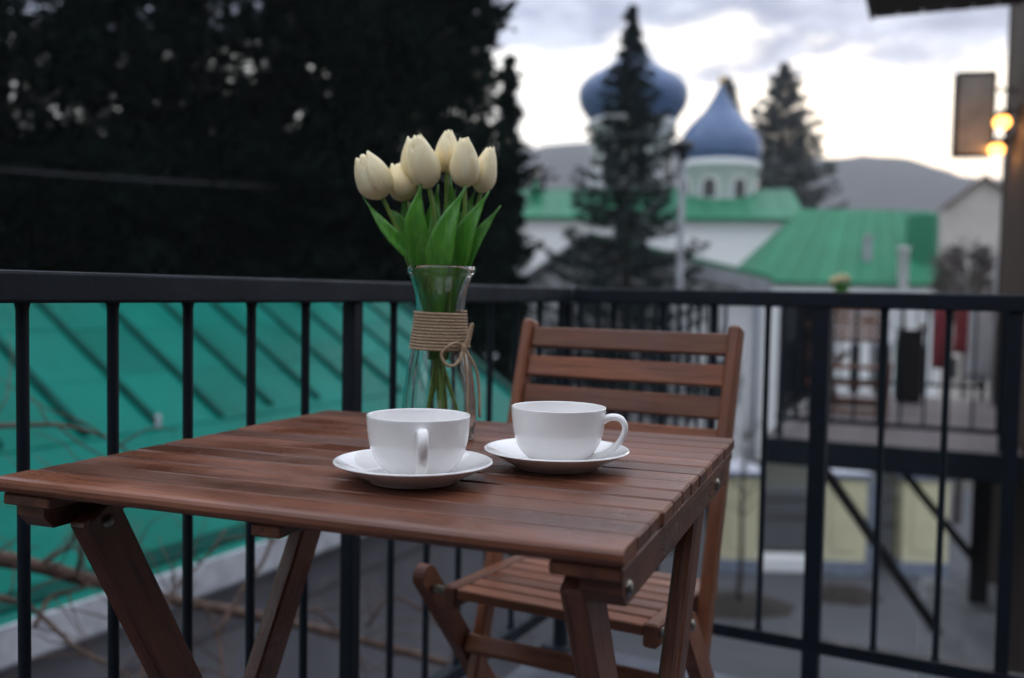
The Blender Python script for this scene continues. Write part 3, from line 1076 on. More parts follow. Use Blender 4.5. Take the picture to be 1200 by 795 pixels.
# ------------------------------------------------------------------ trees
def crown_column(name, base, z0, z1, rad_fn, n, m, parent, seed, L=(0.12, 0.23), Wd=(0.05, 0.10), clump=0.24, up=0.25, thin=1.0, sprays=0):
    rg = np.random.default_rng(seed)
    nc = max(20, n // 34)
    zc = z0 + (z1 - z0) * rg.random(nc) ** 0.9
    tt = (zc - z0) / (z1 - z0)
    rr = np.array([rad_fn(t) for t in tt])
    lump = 1 + 0.16 * np.sin(tt * 19 + seed) + 0.10 * np.sin(tt * 43 + 2 * seed)
    an = rg.random(nc) * 2 * np.pi
    lump = lump * (1 + 0.13 * np.sin(3 * an + tt * 11 + seed) + 0.12 * np.sin(5 * an - tt * 23 + 3 * seed))
    rad = rr * lump * rg.random(nc) ** 0.42
    ctr = np.stack([rad * np.cos(an), rad * np.sin(an), zc - base[2]], 1)
    out = np.stack([np.cos(an), np.sin(an), np.full(nc, up)], 1)
    out /= np.linalg.norm(out, axis=1, keepdims=True)
    keep = (zc < 3.0) | (rg.random(nc) < thin)
    ctr, out, rr, nc = ctr[keep], out[keep], rr[keep], int(keep.sum())
    idx = np.repeat(np.arange(nc), 34)
    N = len(idx)
    P = ctr[idx] + rg.normal(size=(N, 3)) * clump * np.minimum(1, 0.35 + rr[idx, None] / 1.2) * np.array([0.6, 0.6, 0.5])
    D = out[idx] + rg.normal(size=(N, 3)) * 0.55
    D /= np.linalg.norm(D, axis=1, keepdims=True)
    for k in range(sprays):
        tz = rg.random() ** 0.8
        a = rg.random() * 2 * np.pi
        r0 = rad_fn(tz) * 0.8
        L0 = rg.uniform(0.45, 1.05)
        m_ = 70
        q = rg.random(m_) ** 1.3
        dirv = np.array([np.cos(a), np.sin(a), rg.uniform(0.1, 0.7)])
        st = np.array([np.cos(a) * r0, np.sin(a) * r0, z0 + tz * (z1 - z0) - base[2]])
        P = np.vstack([P, st + q[:, None] * L0 * dirv + rg.normal(size=(m_, 3)) * 0.13 * (1.1 - q[:, None])])
        d2 = dirv + rg.normal(size=(m_, 3)) * 0.5
        D = np.vstack([D, d2 / np.linalg.norm(d2, axis=1, keepdims=True)])
    N = len(P)
    return leaf_cloud(name, P, D, rg.uniform(*L, N), rg.uniform(*Wd, N), m, parent, rg)


def limbs(parent, base, h, rad_fn, z0, z1, seed, count, r0):
    rg = random.Random(seed)
    L = []
    for k in range(count):
        t = (k + 0.5) / count
        z = z0 + (z1 - z0) * t - base[2]
        a = k * 2.399 + rg.uniform(-.4, .4)
        rr = rad_fn(t) * rg.uniform(0.7, 0.95)
        p0 = Vector((0, 0, z - 0.1))
        p1 = Vector((rr * 0.5 * math.cos(a), rr * 0.5 * math.sin(a), z))
        p2 = Vector((rr * math.cos(a), rr * math.sin(a), z + 0.25))
        L.append(([p0, p1, p2], [r0 * (1 - 0.6 * t), r0 * 0.5 * (1 - 0.6 * t), 0.008]))
    o = multi_tube('limbs', L, M_bark, parent, 5)
    o['kind'] = 'stuff'
    return o


def conifer(name, label, px, Y, ztop, z0, rad_fn, n, seed, m=M_needle, trunk=0.22, cat='tree', group=None, **kw):
    b = at(px, 500, Y)
    base = (b.x, b.y, GROUND)
    t = thing(name, label, cat, base, 0, group)
    H = ztop - GROUND
    tube('trunk', [(0, 0, -0.1), (0.03, 0, H * 0.3), (-0.02, 0.03, H * 0.6), (0, 0, H * 0.97)], [trunk, trunk * 0.75, trunk * 0.45, 0.02], M_bark, t, 10)
    limbs(t, base, H, rad_fn, z0, ztop, seed, 34, trunk * 0.28)
    c = crown_column('crown', base, z0, ztop, rad_fn, n, m, t, seed, **kw)
    return t


def fat(rmax):
    return lambda t: rmax * (0.75 + 0.25 * math.sin(t * 3.1)) * (1 - max(0, t - 0.75) / 0.25 * 0.9) * min(1, 0.55 + t * 3)


G = 'big dark conifers behind the teal roof'
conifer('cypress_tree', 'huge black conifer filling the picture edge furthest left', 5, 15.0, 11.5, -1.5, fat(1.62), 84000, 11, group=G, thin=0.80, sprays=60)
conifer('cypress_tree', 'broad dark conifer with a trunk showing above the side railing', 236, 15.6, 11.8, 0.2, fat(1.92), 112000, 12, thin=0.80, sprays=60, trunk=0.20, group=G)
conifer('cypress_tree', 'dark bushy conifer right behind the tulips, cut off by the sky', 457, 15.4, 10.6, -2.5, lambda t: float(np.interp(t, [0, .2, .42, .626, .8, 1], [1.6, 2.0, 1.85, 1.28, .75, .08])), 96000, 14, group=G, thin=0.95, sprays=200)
for px, lab, sd2 in ((95, 'lower dark conifer further back, between the two leftmost conifers', 15), (215, 'lower dark conifer further back, hidden behind the pale trunk', 19), (395, 'lower dark conifer further back, left of the tulips', 16)):
    conifer('cypress_tree', lab, px, 22.0, at(px, 165, 22.0).z, -3.5, lambda t: 2.7 * (1 - t ** 3) ** 0.6, 40000, sd2, group=G)
for X_, Y_, lab, sd2 in ((-11.5, 9.5, 'unseen dark conifer added beyond the left edge to block sky, nearest the teal roof', 41), (-13.0, 4.5, 'unseen dark conifer added beyond the left edge to block sky, level with the table', 42), (-13.0, -1.0, 'unseen dark conifer added beyond the left edge to block sky, behind the viewer', 43)):
    q = EYE + Vector((X_, Y_, 0))
    t = thing('cypress_tree', lab, 'tree', (q.x, q.y, GROUND), 0, G)  # out of view, added to shut out low sky light from the left
    tube('trunk', [(0, 0, -0.1), (0.03, 0, 7), (0, 0, 15)], [0.25, 0.18, 0.02], M_bark, t, 10)
    crown_column('crown', (q.x, q.y, GROUND), -2.0, 11.5, fat(2.4), 30000, M_needle, t, sd2, L=(0.25, 0.45), Wd=(0.12, 0.22))


def spire(r):
    return lambda t: r * (1 - t) ** 0.8 + 0.05


conifer('slim_cypress', 'slim pointed dark conifer between the tulips and the spruce', 590, 19.0, at(588, 68, 19.0).z, -3.5, spire(0.62), 15000, 17, L=(0.10, 0.2), Wd=(0.05, 0.09), clump=0.16, trunk=0.10)
conifer('round_shrub', 'low dark evergreen bush left of the spruce, above the railing', 556, 17.0, at(575, 182, 17.0).z, -3.9, lambda t: 0.80 * math.sin(min(1, t * 0.9 + 0.15) * math.pi) ** 0.6, 20000, 18, L=(0.10, 0.2), Wd=(0.05, 0.09), clump=0.2, trunk=0.10, cat='bush')


def spruce(name, label, px, Y, ytop, zlow, rbase, whorls, m, seed, q=1.0, group=None, rexp=0.85):
    b = at(px, 500, Y)
    base = (b.x, b.y, GROUND)
    ztop = at(px, ytop, Y).z
    t = thing(name, label, 'tree', base, 0, group)
    H = ztop - GROUND
    tube('trunk', [(0, 0, -0.1), (0, 0, H * 0.4), (0, 0, H * 0.75), (0, 0, H)], [H * 0.014, H * 0.010, H * 0.005, 0.012], M_bark, t, 10)
    rg = random.Random(seed)
    br = []
    P, D, Ls, Ws = [], [], [], []
    for wv in range(whorls):
        u = wv / (whorls - 1)
        z = (zlow - GROUND) + (H - 0.15 * q - (zlow - GROUND)) * u ** 0.93
        Rr = rbase * (1 - u) ** rexp + 0.10 * q
        nb_ = 7 if u < 0.8 else 5
        for k in range(nb_):
            a = k * 2 * math.pi / nb_ + wv * 1.1 + rg.uniform(-.35, .35)
            L = Rr * rg.uniform(0.62, 1.12)
            zz0 = z + rg.uniform(-.12, .12) * q
            drop = (0.26 - 0.42 * u) * L
            pts = []
            for i in range(6):
                s = i / 5
                pts.append(Vector((math.cos(a) * L * s, math.sin(a) * L * s, zz0 - drop * math.sin(s * 2.2) + 0.20 * L * s ** 3)))
            br.append((pts, [0.035 * q * (1 - u) + 0.01, 0.02 * q * (1 - u) + 0.008, 0.014, 0.010, 0.008, 0.004]))
            nn = int((30 + 92 * (L / rbase)))
            for i in range(nn):
                s = 0.12 + 0.88 * rg.random() ** 0.8
                f = s * 5
                i0 = min(int(f), 4)
                p = pts[i0].lerp(pts[i0 + 1], f - i0)
                sd_ = rg.choice((-1, 1))
                sp3 = (0.20 * L * (1 - s) + 0.07 * q) * rg.random()
                off = Vector((-math.sin(a), math.cos(a), 0)) * sd_ * sp3
                P.append(p + off + Vector((0, 0, -rg.random() * 0.16 * q - 0.12 * sp3)))
                D.append((Vector((math.cos(a), math.sin(a), -0.25)) + Vector((-math.sin(a), math.cos(a), 0)) * sd_ * 0.8 + Vector((0, 0, rg.uniform(-.7, .3)))).normalized())
                Ls.append(rg.uniform(0.16, 0.34) * q)
                Ws.append(rg.uniform(0.04, 0.085) * q)
    multi_tube('limbs', br, M_bark, t, 4)['kind'] = 'stuff'
    leaf_cloud('crown', np.array([tuple(p) for p in P]), np.array([tuple(d) for d in D]), np.array(Ls), np.array(Ws), m, t, np.random.default_rng(seed))
    return t


spruce('spruce_tree', 'tall dark spruce with sagging branches in front of the first blue dome', 729, 24.0, 3, -1.6, 3.0, 34, M_spruce, 31, rexp=1.05)
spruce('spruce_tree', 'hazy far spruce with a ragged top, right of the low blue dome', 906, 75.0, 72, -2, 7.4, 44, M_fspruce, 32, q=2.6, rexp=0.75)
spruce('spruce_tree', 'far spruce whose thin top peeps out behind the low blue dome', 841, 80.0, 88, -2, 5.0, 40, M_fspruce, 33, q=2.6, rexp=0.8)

# ------------------------------------------------------------------ the church
CHY = 46.0
ch0 = at(800, 400, CHY)
church = thing('church', 'white church with two blue onion domes and green roofs', 'church', (ch0.x, ch0.y, GROUND), R(-8))
CMI = (Matrix.Translation(church.location) @ Matrix.Rotation(R(-8), 4, 'Z')).inverted()


def cl(px, py, Y):
    return CMI @ at(px, py, Y)


def onion(k, px, Y, ytip, ymax, wmax, ybot, wbot, ydrum, wdrum, neck):
    c = cl(px, ymax, Y)
    s = Y / FPX
    zt, zm, zb, zd = cl(px, ytip, Y).z, c.z, cl(px, ybot, Y).z, cl(px, ydrum, Y).z
    rm, rb, rd = wmax / 2 * s, wbot / 2 * s, wdrum / 2 * s
    ht = zt - zm
    prof = [(rb, zb), (rm * 0.95, zm - (zm - zb) * 0.45), (rm, zm), (rm * 0.97, zm + ht * 0.11), (rm * 0.825, zm + ht * 0.235), (rm * 0.56, zm + ht * 0.35), (rm * 0.31, zm + ht * 0.50), (rm * 0.11, zm + ht * 0.764), (rm * 0.05, zm + ht * 0.94), (0.02, zt)]
    if not neck:
        prof = [(rb, zb), (rm * 0.985, zm - (zm - zb) * 0.5), (rm, zm), (rm * 0.955, zm + ht * 0.17), (rm * 0.73, zm + ht * 0.375), (rm * 0.40, zm + ht * 0.59), (rm * 0.18, zm + ht * 0.81), (rm * 0.07, zm + ht * 0.94), (0.02, zt)]
    prof = smooth_prof(prof, 4)
    d = lathe('dome', prof, M_blue, church, 40, (c.x, c.y, 0))
    lathe('finial', [(0.001, zt - 0.1), (0.10, zt), (0.16, zt + 0.14), (0.10, zt + 0.28), (0.001, zt + 0.36)], M_gold, d, 12)
    dr = lathe('drum', [(rd, zd - 3.5), (rd, zb - 0.42), (rd * 1.07, zb - 0.38), (rd * 1.09, zb - 0.10), (rd * 1.02, zb), (0.01, zb + 0.002)], M_white, church, 40, (c.x, c.y, 0))
    # round headed windows about the drum, sunk in raised surrounds
    hw, hh = rd * 0.17, (zb - zd) * 0.34
    zc = zd + (zb - zd) * (0.30 if not neck else 0.5)
    for q in range(8):
        a = R(-90 + 8 + q * 45 + (20 if not neck else 6))
        arch = [(-hw, -hh), (hw, -hh), (hw, 0)] + [(hw * math.cos(math.pi * i / 8), hw * math.sin(math.pi * i / 8)) for i in range(1, 8)] + [(-hw, 0)]
        mw = Matrix.Translation((0, 0, zc)) @ Matrix.Rotation(a, 4, 'Z') @ Matrix.Translation((rd - 0.10, 0, 0))
        prism('window', [(0, y, z) for y, z in arch], (0.125, 0, 0), M_dark, dr, mw)
        big = [(y * 1.28, z * 1.16) for y, z in arch]
        mw2 = Matrix.Translation((0, 0, zc)) @ Matrix.Rotation(a, 4, 'Z') @ Matrix.Translation((rd - 0.12, 0, 0))
        prism('window_surround', [(0, y, z) for y, z in big], (0.135, 0, 0), M_white, dr, mw2)
    return d


onion(0, 742, 50.0, 24, 113, 127, 142, 100, 236, 94, True)
onion(1, 843, 46.0, 98, 178, 96, 191, 88, 234, 88, False)


def gable_roof(parent, x0, x1, yf, yb, z_eave, z_ridge, m, npan, th=0.14, over=0.35, inv=None):
    """ridge along X; standing seam panels as parts on both slopes"""
    ym = (yf + yb) / 2
    for k in range(npan):
        a = x0 - over + (x1 - x0 + 2 * over) * k / npan + 0.01
        b = x0 - over + (x1 - x0 + 2 * over) * (k + 1) / npan - 0.01
        sl = (z_ridge - z_eave) / (ym - yf)
        e = yf - over
        prism('roof_panel', [(a, e, z_eave - sl * over), (b, e, z_eave - sl * over), (b, ym, z_ridge), (a, ym, z_ridge)], (0, 0, th + 0.01 * (k % 2)), m, parent)
    e2 = yb + over
    sl = (z_ridge - z_eave) / (yb - ym)
    prism('far_roof_slope', [(x0 - over, ym + 0.01, z_ridge), (x1 + over, ym + 0.01, z_ridge), (x1 + over, e2, z_eave - sl * over), (x0 - over, e2, z_eave - sl * over)], (0, 0, th), m, parent)


def hall(parent, x0, x1, yf, yb, z_eave, z_ridge, mw_, mr, npan, gnd=0.0, over=0.35):
    ym = (yf + yb) / 2
    prism('wall', [(x0, yf, gnd), (x0, yb, gnd), (x0, yb, z_eave), (x0, ym, z_ridge - 0.03), (x0, yf, z_eave)], (x1 - x0, 0, 0), mw_, parent)
    gable_roof(parent, x0, x1, yf, yb, z_eave, z_ridge, mr, npan, over=over)
    prism('cornice', [(x0 - 0.05, yf - 0.12, z_eave - 0.42), (x1 + 0.05, yf - 0.12, z_eave - 0.42), (x1 + 0.05, yf - 0.003, z_eave - 0.42), (x0 - 0.05, yf - 0.003, z_eave - 0.42)], (0, 0, 0.20), mw_, parent)


a0 = cl(560, 262, 44)
a1 = cl(923, 262, 44)
rz_ = cl(760, 229, 47)
ez_ = cl(760, 258, 43)
hall(church, a0.x, a1.x, a0.y - 1.0, a0.y + 8.0, ez_.z, rz_.z + 0.1, M_white, M_groof, 18)
# tower base under the high drum and the lower drum's base sit inside the hall roof
c = cl(741, 230, 50)
box('tower_base', (4.9, 4.9, 3.0), (c.x, c.y, c.z - 1.0), M_white, church, c=0.05)
# low turret at the left end of the roof
c = cl(628, 226, 45)
s = 45 / FPX
lathe('turret', smooth_prof([(8 * s, c.z - 0.9), (8 * s, c.z - 0.2), (9 * s, c.z - 0.1), (5 * s, c.z + 0.2), (2.4 * s, c.z + 0.45), (0.01, c.z + 0.8)], 2), M_groof, church, 20, (c.x, c.y, 0))
lathe('turret_finial', [(0.001, c.z + 0.75), (0.14, c.z + 0.88), (0.001, c.z + 1.05)], M_gold, church, 12, (c.x, c.y, 0))

# the low wing with the second green roof and its rounded end
AY = 31.0
an0 = at(985, 400, AY)
annex = thing('church_annex', 'long white annex with bright green roof and rounded end, below the church', 'annex', (an0.x, an0.y, GROUND), R(-6))
AMI = (Matrix.Translation(annex.location) @ Matrix.Rotation(R(-6), 4, 'Z')).inverted()


def al(px, py, Y):
    return AMI @ at(px, py, Y)


p0, p1 = al(880, 329, 30.0), al(1096, 329, 30.0)
r0_, r1_ = al(936, 257, 33.7), al(1066, 252, 33.7)
yf, yb = p0.y, p0.y + 7.4
ym = (yf + yb) / 2
zr = r1_.z
prism('wall', [(p0.x, yf, 0), (p1.x, yf, 0), (p1.x, yb, 0), (p0.x, yb, 0)], (0, 0, p0.z - 0.02), M_white, annex)
NP = 9
for k in range(NP):
    ta, tb = k / NP + 0.002, (k + 1) / NP - 0.002
    ea_, eb_ = p0.x - 0.15 + (p1.x - p0.x + 0.3) * ta, p0.x - 0.15 + (p1.x - p0.x + 0.3) * tb
    ra_, rb_ = r0_.x + (r1_.x - r0_.x) * ta, r0_.x + (r1_.x - r0_.x) * tb
    prism('roof_panel', [(ea_, yf - 0.22, p0.z - 0.10), (eb_, yf - 0.22, p0.z - 0.10), (rb_, ym, zr), (ra_, ym, zr)], (0, 0, 0.10 + 0.006 * (k % 2)), M_groof, annex)
prism('hip_panel', [(p0.x - 0.16, yf - 0.22, p0.z - 0.11), (r0_.x - 0.01, ym, zr), (p0.x - 0.16, yb + 0.2, p0.z - 0.11)], (0, 0, 0.10), M_groof, annex)
prism('far_roof_slope', [(r0_.x, ym + 0.01, zr), (r1_.x, ym + 0.01, zr), (p1.x + 0.15, yb + 0.2, p0.z - 0.1), (p0.x - 0.15, yb + 0.2, p0.z - 0.1)], (0, 0, 0.10), M_groof, annex)
prism('cornice', [(p0.x - 0.05, yf - 0.12, p0.z - 0.42), (p1.x + 0.05, yf - 0.12, p0.z - 0.42), (p1.x + 0.05, yf - 0.003, p0.z - 0.42), (p0.x - 0.05, yf - 0.003, p0.z - 0.42)], (0, 0, 0.20), M_white, annex)
# upright rounded roof end, sheet by sheet
tq = al(1080, 290, 30.6)
ztq, rq = al(1080, 248, 30.6).z, 18 * 30.6 / FPX
for k in range(14):
    a, b = 2 * math.pi * k / 14 + 0.01, 2 * math.pi * (k + 1) / 14 - 0.01
    V, F = lathe_geo([(rq, p0.z - 0.12), (rq, ztq - rq * 0.45), (rq * 0.93, ztq - rq * 0.22), (rq * 0.72, ztq - rq * 0.07), (rq * 0.40, ztq), (0.01, ztq + 0.03)], 4, start=a, sweep=b - a)
    obj('turret_sheet', mesh('turret_sheet', V, F, M_groof, True), annex, Matrix.Translation((tq.x, tq.y, 0)))
for k, px in enumerate((905, 935, 985, 1010, 1045, 1085)):
    q = al(px, 420, 30.0)
    box('pilaster', (0.35, 0.14, p0.z - 0.3), (q.x, yf - 0.075, (p0.z - 0.3) / 2), M_white, annex, c=0.02)
for k, px in enumerate((920, 960, 998, 1028, 1066)):
    q = al(px, 450, 30.0)
    wf = box('window', (0.62, 0.10, 1.7), (q.x, yf - 0.03, 3.0), M_grey, annex, c=0.02)
    box('pane', (0.46, 0.04, 1.5), (0, -0.055, 0), M_dark, wf, c=0.005)
q = al(1056, 318, 29.6)
s = 29.6 / FPX
lathe('white_flue', [(6 * s, q.z - 2.4), (6 * s, al(1056, 293, 29.6).z), (7.4 * s, al(1056, 293, 29.6).z + 0.01), (7.4 * s, al(1056, 290, 29.6).z), (0.01, al(1056, 290, 29.6).z + 0.01)], M_white, annex, 16, (q.x, q.y - 0.2, 0))
q = al(1016, 310, 30.5)
box('grey_flue', (0.22, 0.22, 1.9), (q.x, q.y, q.z), M_grey, annex, c=0.02)

# nearer low white building whose verge runs down to the right, with gutter
LY = 26.0
lo = at(835, 400, LY)
low = thing('white_outbuilding', 'low white outbuilding with a pale gutter, right of the street lamp', 'outbuilding', (lo.x, lo.y, GROUND), R(-6))
LMI = (Matrix.Translation(low.location) @ Matrix.Rotation(R(-6), 4, 'Z')).inverted()


def ll(px, py, Y):
    return LMI @ at(px, py, Y)


g0, g1_, g2 = ll(690, 283, LY), ll(800, 303, LY), ll(886, 331, LY)
xl = ll(612, 330, LY).x
ya = g0.y
prism('wall', [(xl, ya, 0), (g2.x, ya, 0), (g2.x, ya, g2.z - 0.25), (g0.x, ya, g0.z + 0.1), (xl, ya, g0.z - 1.3)], (0, 5.0, 0), M_white, low)
sl = (g2.z - g0.z) / (g2.x - g0.x)
n_ = 4
for k in range(n_):
    xa = g0.x + (g2.x + 0.3 - g0.x) * k / n_ + 0.005
    xb = g0.x + (g2.x + 0.3 - g0.x) * (k + 1) / n_ - 0.005
    prism('roof_panel', [(xa, ya - 0.30, g0.z + sl * (xa - g0.x) + 0.12), (xb, ya - 0.30, g0.z + sl * (xb - g0.x) + 0.12), (xb, ya + 5.2, g0.z + sl * (xb - g0.x) + 0.12), (xa, ya + 5.2, g0.z + sl * (xa - g0.x) + 0.12)], (0, 0, 0.12), M_groof, low)
prism('verge_board', [(g0.x, ya - 0.33, g0.z - 0.30), (g2.x + 0.3, ya - 0.33, g2.z + sl * 0.3 - 0.30), (g2.x + 0.3, ya - 0.33, g2.z + sl * 0.3 + 0.11), (g0.x, ya - 0.33, g0.z + 0.11)], (0, 0.08, 0), M_grey, low)
prism('left_roof', [(xl - 0.3, ya - 0.3, g0.z - 1.35), (g0.x - 0.01, ya - 0.3, g0.z + 0.12), (g0.x - 0.01, ya - 0.3, g0.z + 0.24), (xl - 0.3, ya - 0.3, g0.z - 1.2)], (0, 5.4, 0), M_grey, low)
for px in (640, 700, 850):
    q = ll(px, 420, LY)
    wf = box('window', (0.75, 0.10, 1.2), (q.x, ya - 0.03, 2.9), M_grey, low, c=0.02)
    box('pane', (0.58, 0.04, 1.0), (0, -0.055, 0), M_dark, wf, c=0.005)
q = ll(884, 345, LY)
tube('downpipe', [(q.x, ya - 0.2, g2.z - 0.2), (q.x, ya - 0.2, 0.1)], 0.06, M_bluecap, low, 8)

# ------------------------------------------------------------------ beige house far right
BY = 48.0
bo = at(1150, 400, BY)
beige = thing('beige_house', 'tall beige house with a brown gable roof beyond the annex, far right', 'house', (bo.x, bo.y, GROUND), R(-20))
BMI = (Matrix.Translation(beige.location) @ Matrix.Rotation(R(-20), 4, 'Z')).inverted()


def bl(px, py, Y):
    return BMI @ at(px, py, Y)


e0, pk, e1 = bl(1106, 246, BY), bl(1152, 212, BY), bl(1200, 240, BY)
yb_ = e0.y
prism('wall', [(e0.x, yb_, 0), (e1.x, yb_, 0), (e1.x, yb_, e0.z), (pk.x, yb_, pk.z), (e0.x, yb_, e0.z)], (0, 8, 0), M_beige, beige)
for (a, b) in ((e0, pk), (pk, Vector((e1.x, 0, e0.z)))):
    prism('roof_slope', [(a.x - 0.01, yb_ - 0.3, a.z + 0.02), (b.x + 0.01, yb_ - 0.3, b.z + 0.02), (b.x + 0.01, yb_ - 0.3, b.z + 0.22), (a.x - 0.01, yb_ - 0.3, a.z + 0.22)], (0, 8.6, 0), M_tile, beige)
for iz in range(3):
    for ix in range(3):
        x = e0.x + (e1.x - e0.x) * (ix + 0.5) / 3
        wf = box('window', (0.72, 0.12, 1.3), (x, yb_ - 0.03, 1.8 + iz * 2.8), M_beige, beige, c=0.02)
        box('pane', (0.56, 0.05, 1.1), (0, -0.06, 0), M_dark, wf, c=0.005)

# bare bush in front of it
bb = at(1132, 345, 22.0)
bush = thing('bare_bush', 'leafless greyish bush in front of the beige house', 'bush', (bb.x, bb.y, GROUND), 0)
rnd = random.Random(77)
zb_ = at(1132, 345, 22).z - GROUND
tw = []
tube('trunk', [(0, 0, 0), (0.05, 0, zb_ * 0.5), (0, 0.05, zb_)], [0.10, 0.07, 0.05], M_twig, bush, 8)
for k in range(800):
    a = rnd.uniform(0, 6.28)
    r = rnd.random() ** 0.5 * 0.62
    z = zb_ - 0.6 + rnd.random() * 1.9 * (1 - 0.5 * r)
    p = Vector((r * math.cos(a), r * math.sin(a), z))
    d = Vector((math.cos(a), math.sin(a), rnd.uniform(.2, 1.4))).normalized()
    pts = [p, p + d * 0.16, p + d * 0.30 + Vector((rnd.uniform(-.08, .08), rnd.uniform(-.08, .08), 0.02))]
    tw.append((pts, [0.018, 0.014, 0.007]))
multi_tube('twigs', tw, M_twig, bush, 3)['kind'] = 'stuff'

# ------------------------------------------------------------------ street lamp and cable
LYp = 19.0
lp = at(797, 300, LYp)
lamp = thing('street_lamp', 'thin grey street lamp post with a dark hooded head, right of the spruce', 'street lamp', (lp.x, lp.y, GROUND), 0)
zt = at(797, 172, LYp).z - GROUND
tube('pole', [(0, 0, 0), (0, 0, zt * 0.5), (0, 0, zt - 0.05)], [0.085, 0.07, 0.06], M_grey, lamp, 12)
lathe('lamp_hood', [(0.0001, zt + 0.16), (0.06, zt + 0.15), (0.22, zt + 0.06), (0.245, zt - 0.02), (0.20, zt - 0.03), (0.10, zt - 0.12), (0.07, zt - 0.30), (0.0001, zt - 0.30)], M_iron, lamp, 20)
tube('arm', interp([(0, 0, zt - 0.25), (-0.25, 0, zt - 0.75), (-0.55, 0, zt - 1.2), (-0.9, 0, zt - 1.5)], 12), 0.03, M_iron, lamp, 8)
cab = interp([at(-120, 190, 13.0), at(190, 212, 13.6), at(420, 222, 15.0), at(640, 224, 17.2), at(745, 216, 18.5), at(795, 206, 18.97)], 60)
cmid = cab[0]
o = obj('overhead_cable', mesh('overhead_cable', *tube_geo([p - cmid for p in cab], 0.009, 6), M_cable, True), None, Matrix.Translation(cmid))
tag(o, 'thin grey cable strung across the dark conifers to the street lamp', 'cable')

# ------------------------------------------------------------------ yellow gate pillars, iron fence and gate
FY = 17.6


def pillar(px0, px1, label):
    a, b = at(px0, 620, FY), at(px1, 620, FY)
    wd = b.x - a.x
    t = thing('gate_pillar', label, 'pillar', ((a.x + b.x) / 2, FY + 0.3, GROUND), R(-4), 'yellow pillars of the church fence')
    box('plinth', (wd + 0.10, 0.70, 0.26), (0, 0, 0.13), M_bluecap, t, c=0.01)
    box('body', (wd, 0.60, 1.58), (0, 0, 0.26 + 0.79), M_yellow, t, c=0.01)
    box('panel', (wd * 0.6, 0.03, 1.2), (0, -0.314, 1.05), M_yellow, t, c=0.008)
    box('cap_slab', (wd + 0.16, 0.78, 0.10), (0, 0, 1.89), M_bluecap, t, c=0.015)
    hw = (wd + 0.08) / 2
    V = [(-hw, -0.36, 1.941), (hw, -0.36, 1.941), (hw, 0.36, 1.941), (-hw, 0.36, 1.941), (0, 0, 2.13)]
    obj('cap', mesh('cap', V, [(0, 1, 4), (1, 2, 4), (2, 3, 4), (3, 0, 4), (3, 2, 1, 0)], M_fascia), t)
    return t


pillar(846, 890, 'yellow fence pillar with grey cap behind the bare sapling')
pillar(966, 1016, 'yellow gate pillar with grey cap crossed by the long balcony strut')
pillar(1060, 1112, 'yellow gate pillar with grey cap nearest the steel column')


def iron_panel(name, px0, px1, n, h, label, cat, z0=0.32):
    a, b = at(px0, 620, FY), at(px1, 620, FY)
    L = b.x - a.x
    t = thing(name, label, cat, (a.x, FY + 0.3, GROUND), R(-1))
    if z0 > 0.2:
        box('kerb_base', (L, 0.4, z0 - 0.04), (L / 2, 0, (z0 - 0.04) / 2), M_white, t, c=0.02)
    for z in (z0 + 0.06, z0 + h * 0.5, h):
        box('cross_rail', (L, 0.035, 0.05), (L / 2, 0, z), M_iron, t, c=0.004)
    V, F = tube_geo([(0, 0, z0), (0, 0, h + 0.10), (0, 0, h + 0.24)], [0.020, 0.020, 0.001], 6)
    me = mesh('iron_bar', V, F, M_iron)
    for k in range(n):
        obj('iron_bar', me, t, Matrix.Translation((L * (k + 0.5) / n, 0.033, 0)))
    # scroll rings between the rails
    V, F = [], []
    ring = [(0.085 * math.cos(q * math.pi / 8), 0, 0.085 * math.sin(q * math.pi / 8)) for q in range(17)]
    rv, rf = tube_geo(ring, 0.010, 5, caps=False)
    rm = mesh('scroll_ring', rv, rf, M_iron)
    for k in range(max(2, n // 3)):
        obj('scroll_ring', rm, t, Matrix.Translation((L * (k + 0.5) / max(2, n // 3), -0.032, h * 0.78)))
    return t


iron_panel('iron_fence', 892, 964, 15, 1.35, 'low black iron fence on a pale kerb between two yellow pillars', 'fence')
iron_panel('iron_gate', 1034, 1059, 6, 1.75, 'narrow black iron gate between the yellow gate pillars', 'gate', 0.05)
a, b = at(1017, 620, FY), at(1032, 620, FY)
t = thing('grey_door_panel', 'blue grey metal panel beside the iron gate', 'panel', ((a.x + b.x) / 2, FY + 0.3, GROUND), 0)
box('frame', (b.x - a.x, 0.08, 1.70), (0, 0, 0.85), M_bluecap, t, c=0.01)
box('sheet', ((b.x - a.x) * 0.7, 0.03, 1.4), (0, -0.05, 0.85), M_bluecap, t, c=0.005)

sa = at(866, 690, 15.6)
sap = thing('bare_sapling', 'thin leafless sapling in a patch of dark soil by a yellow pillar', 'sapling', (sa.x, sa.y, GROUND), 0)
tube('trunk', [(0, 0, 0), (0.02, 0, 0.9), (0, 0, 1.9), (0.03, 0, 3.0)], [0.05, 0.04, 0.03, 0.012], M_bark, sap, 8)
rnd = random.Random(5)
tw = []
for k in range(26):
    z = rnd.uniform(1.5, 2.9)
    a = rnd.uniform(0, 6.28)
    L = rnd.uniform(.3, .7)
    d = Vector((math.cos(a), math.sin(a), 0.9)).normalized()
    tw.append(([Vector((0.01, 0, z)), Vector((0.01, 0, z)) + d * L * 0.5, Vector((0.01, 0, z)) + d * L + Vector((0, 0, 0.08))], [0.012, 0.008, 0.003]))
multi_tube('twigs', tw, M_bark, sap, 4)['kind'] = 'stuff'


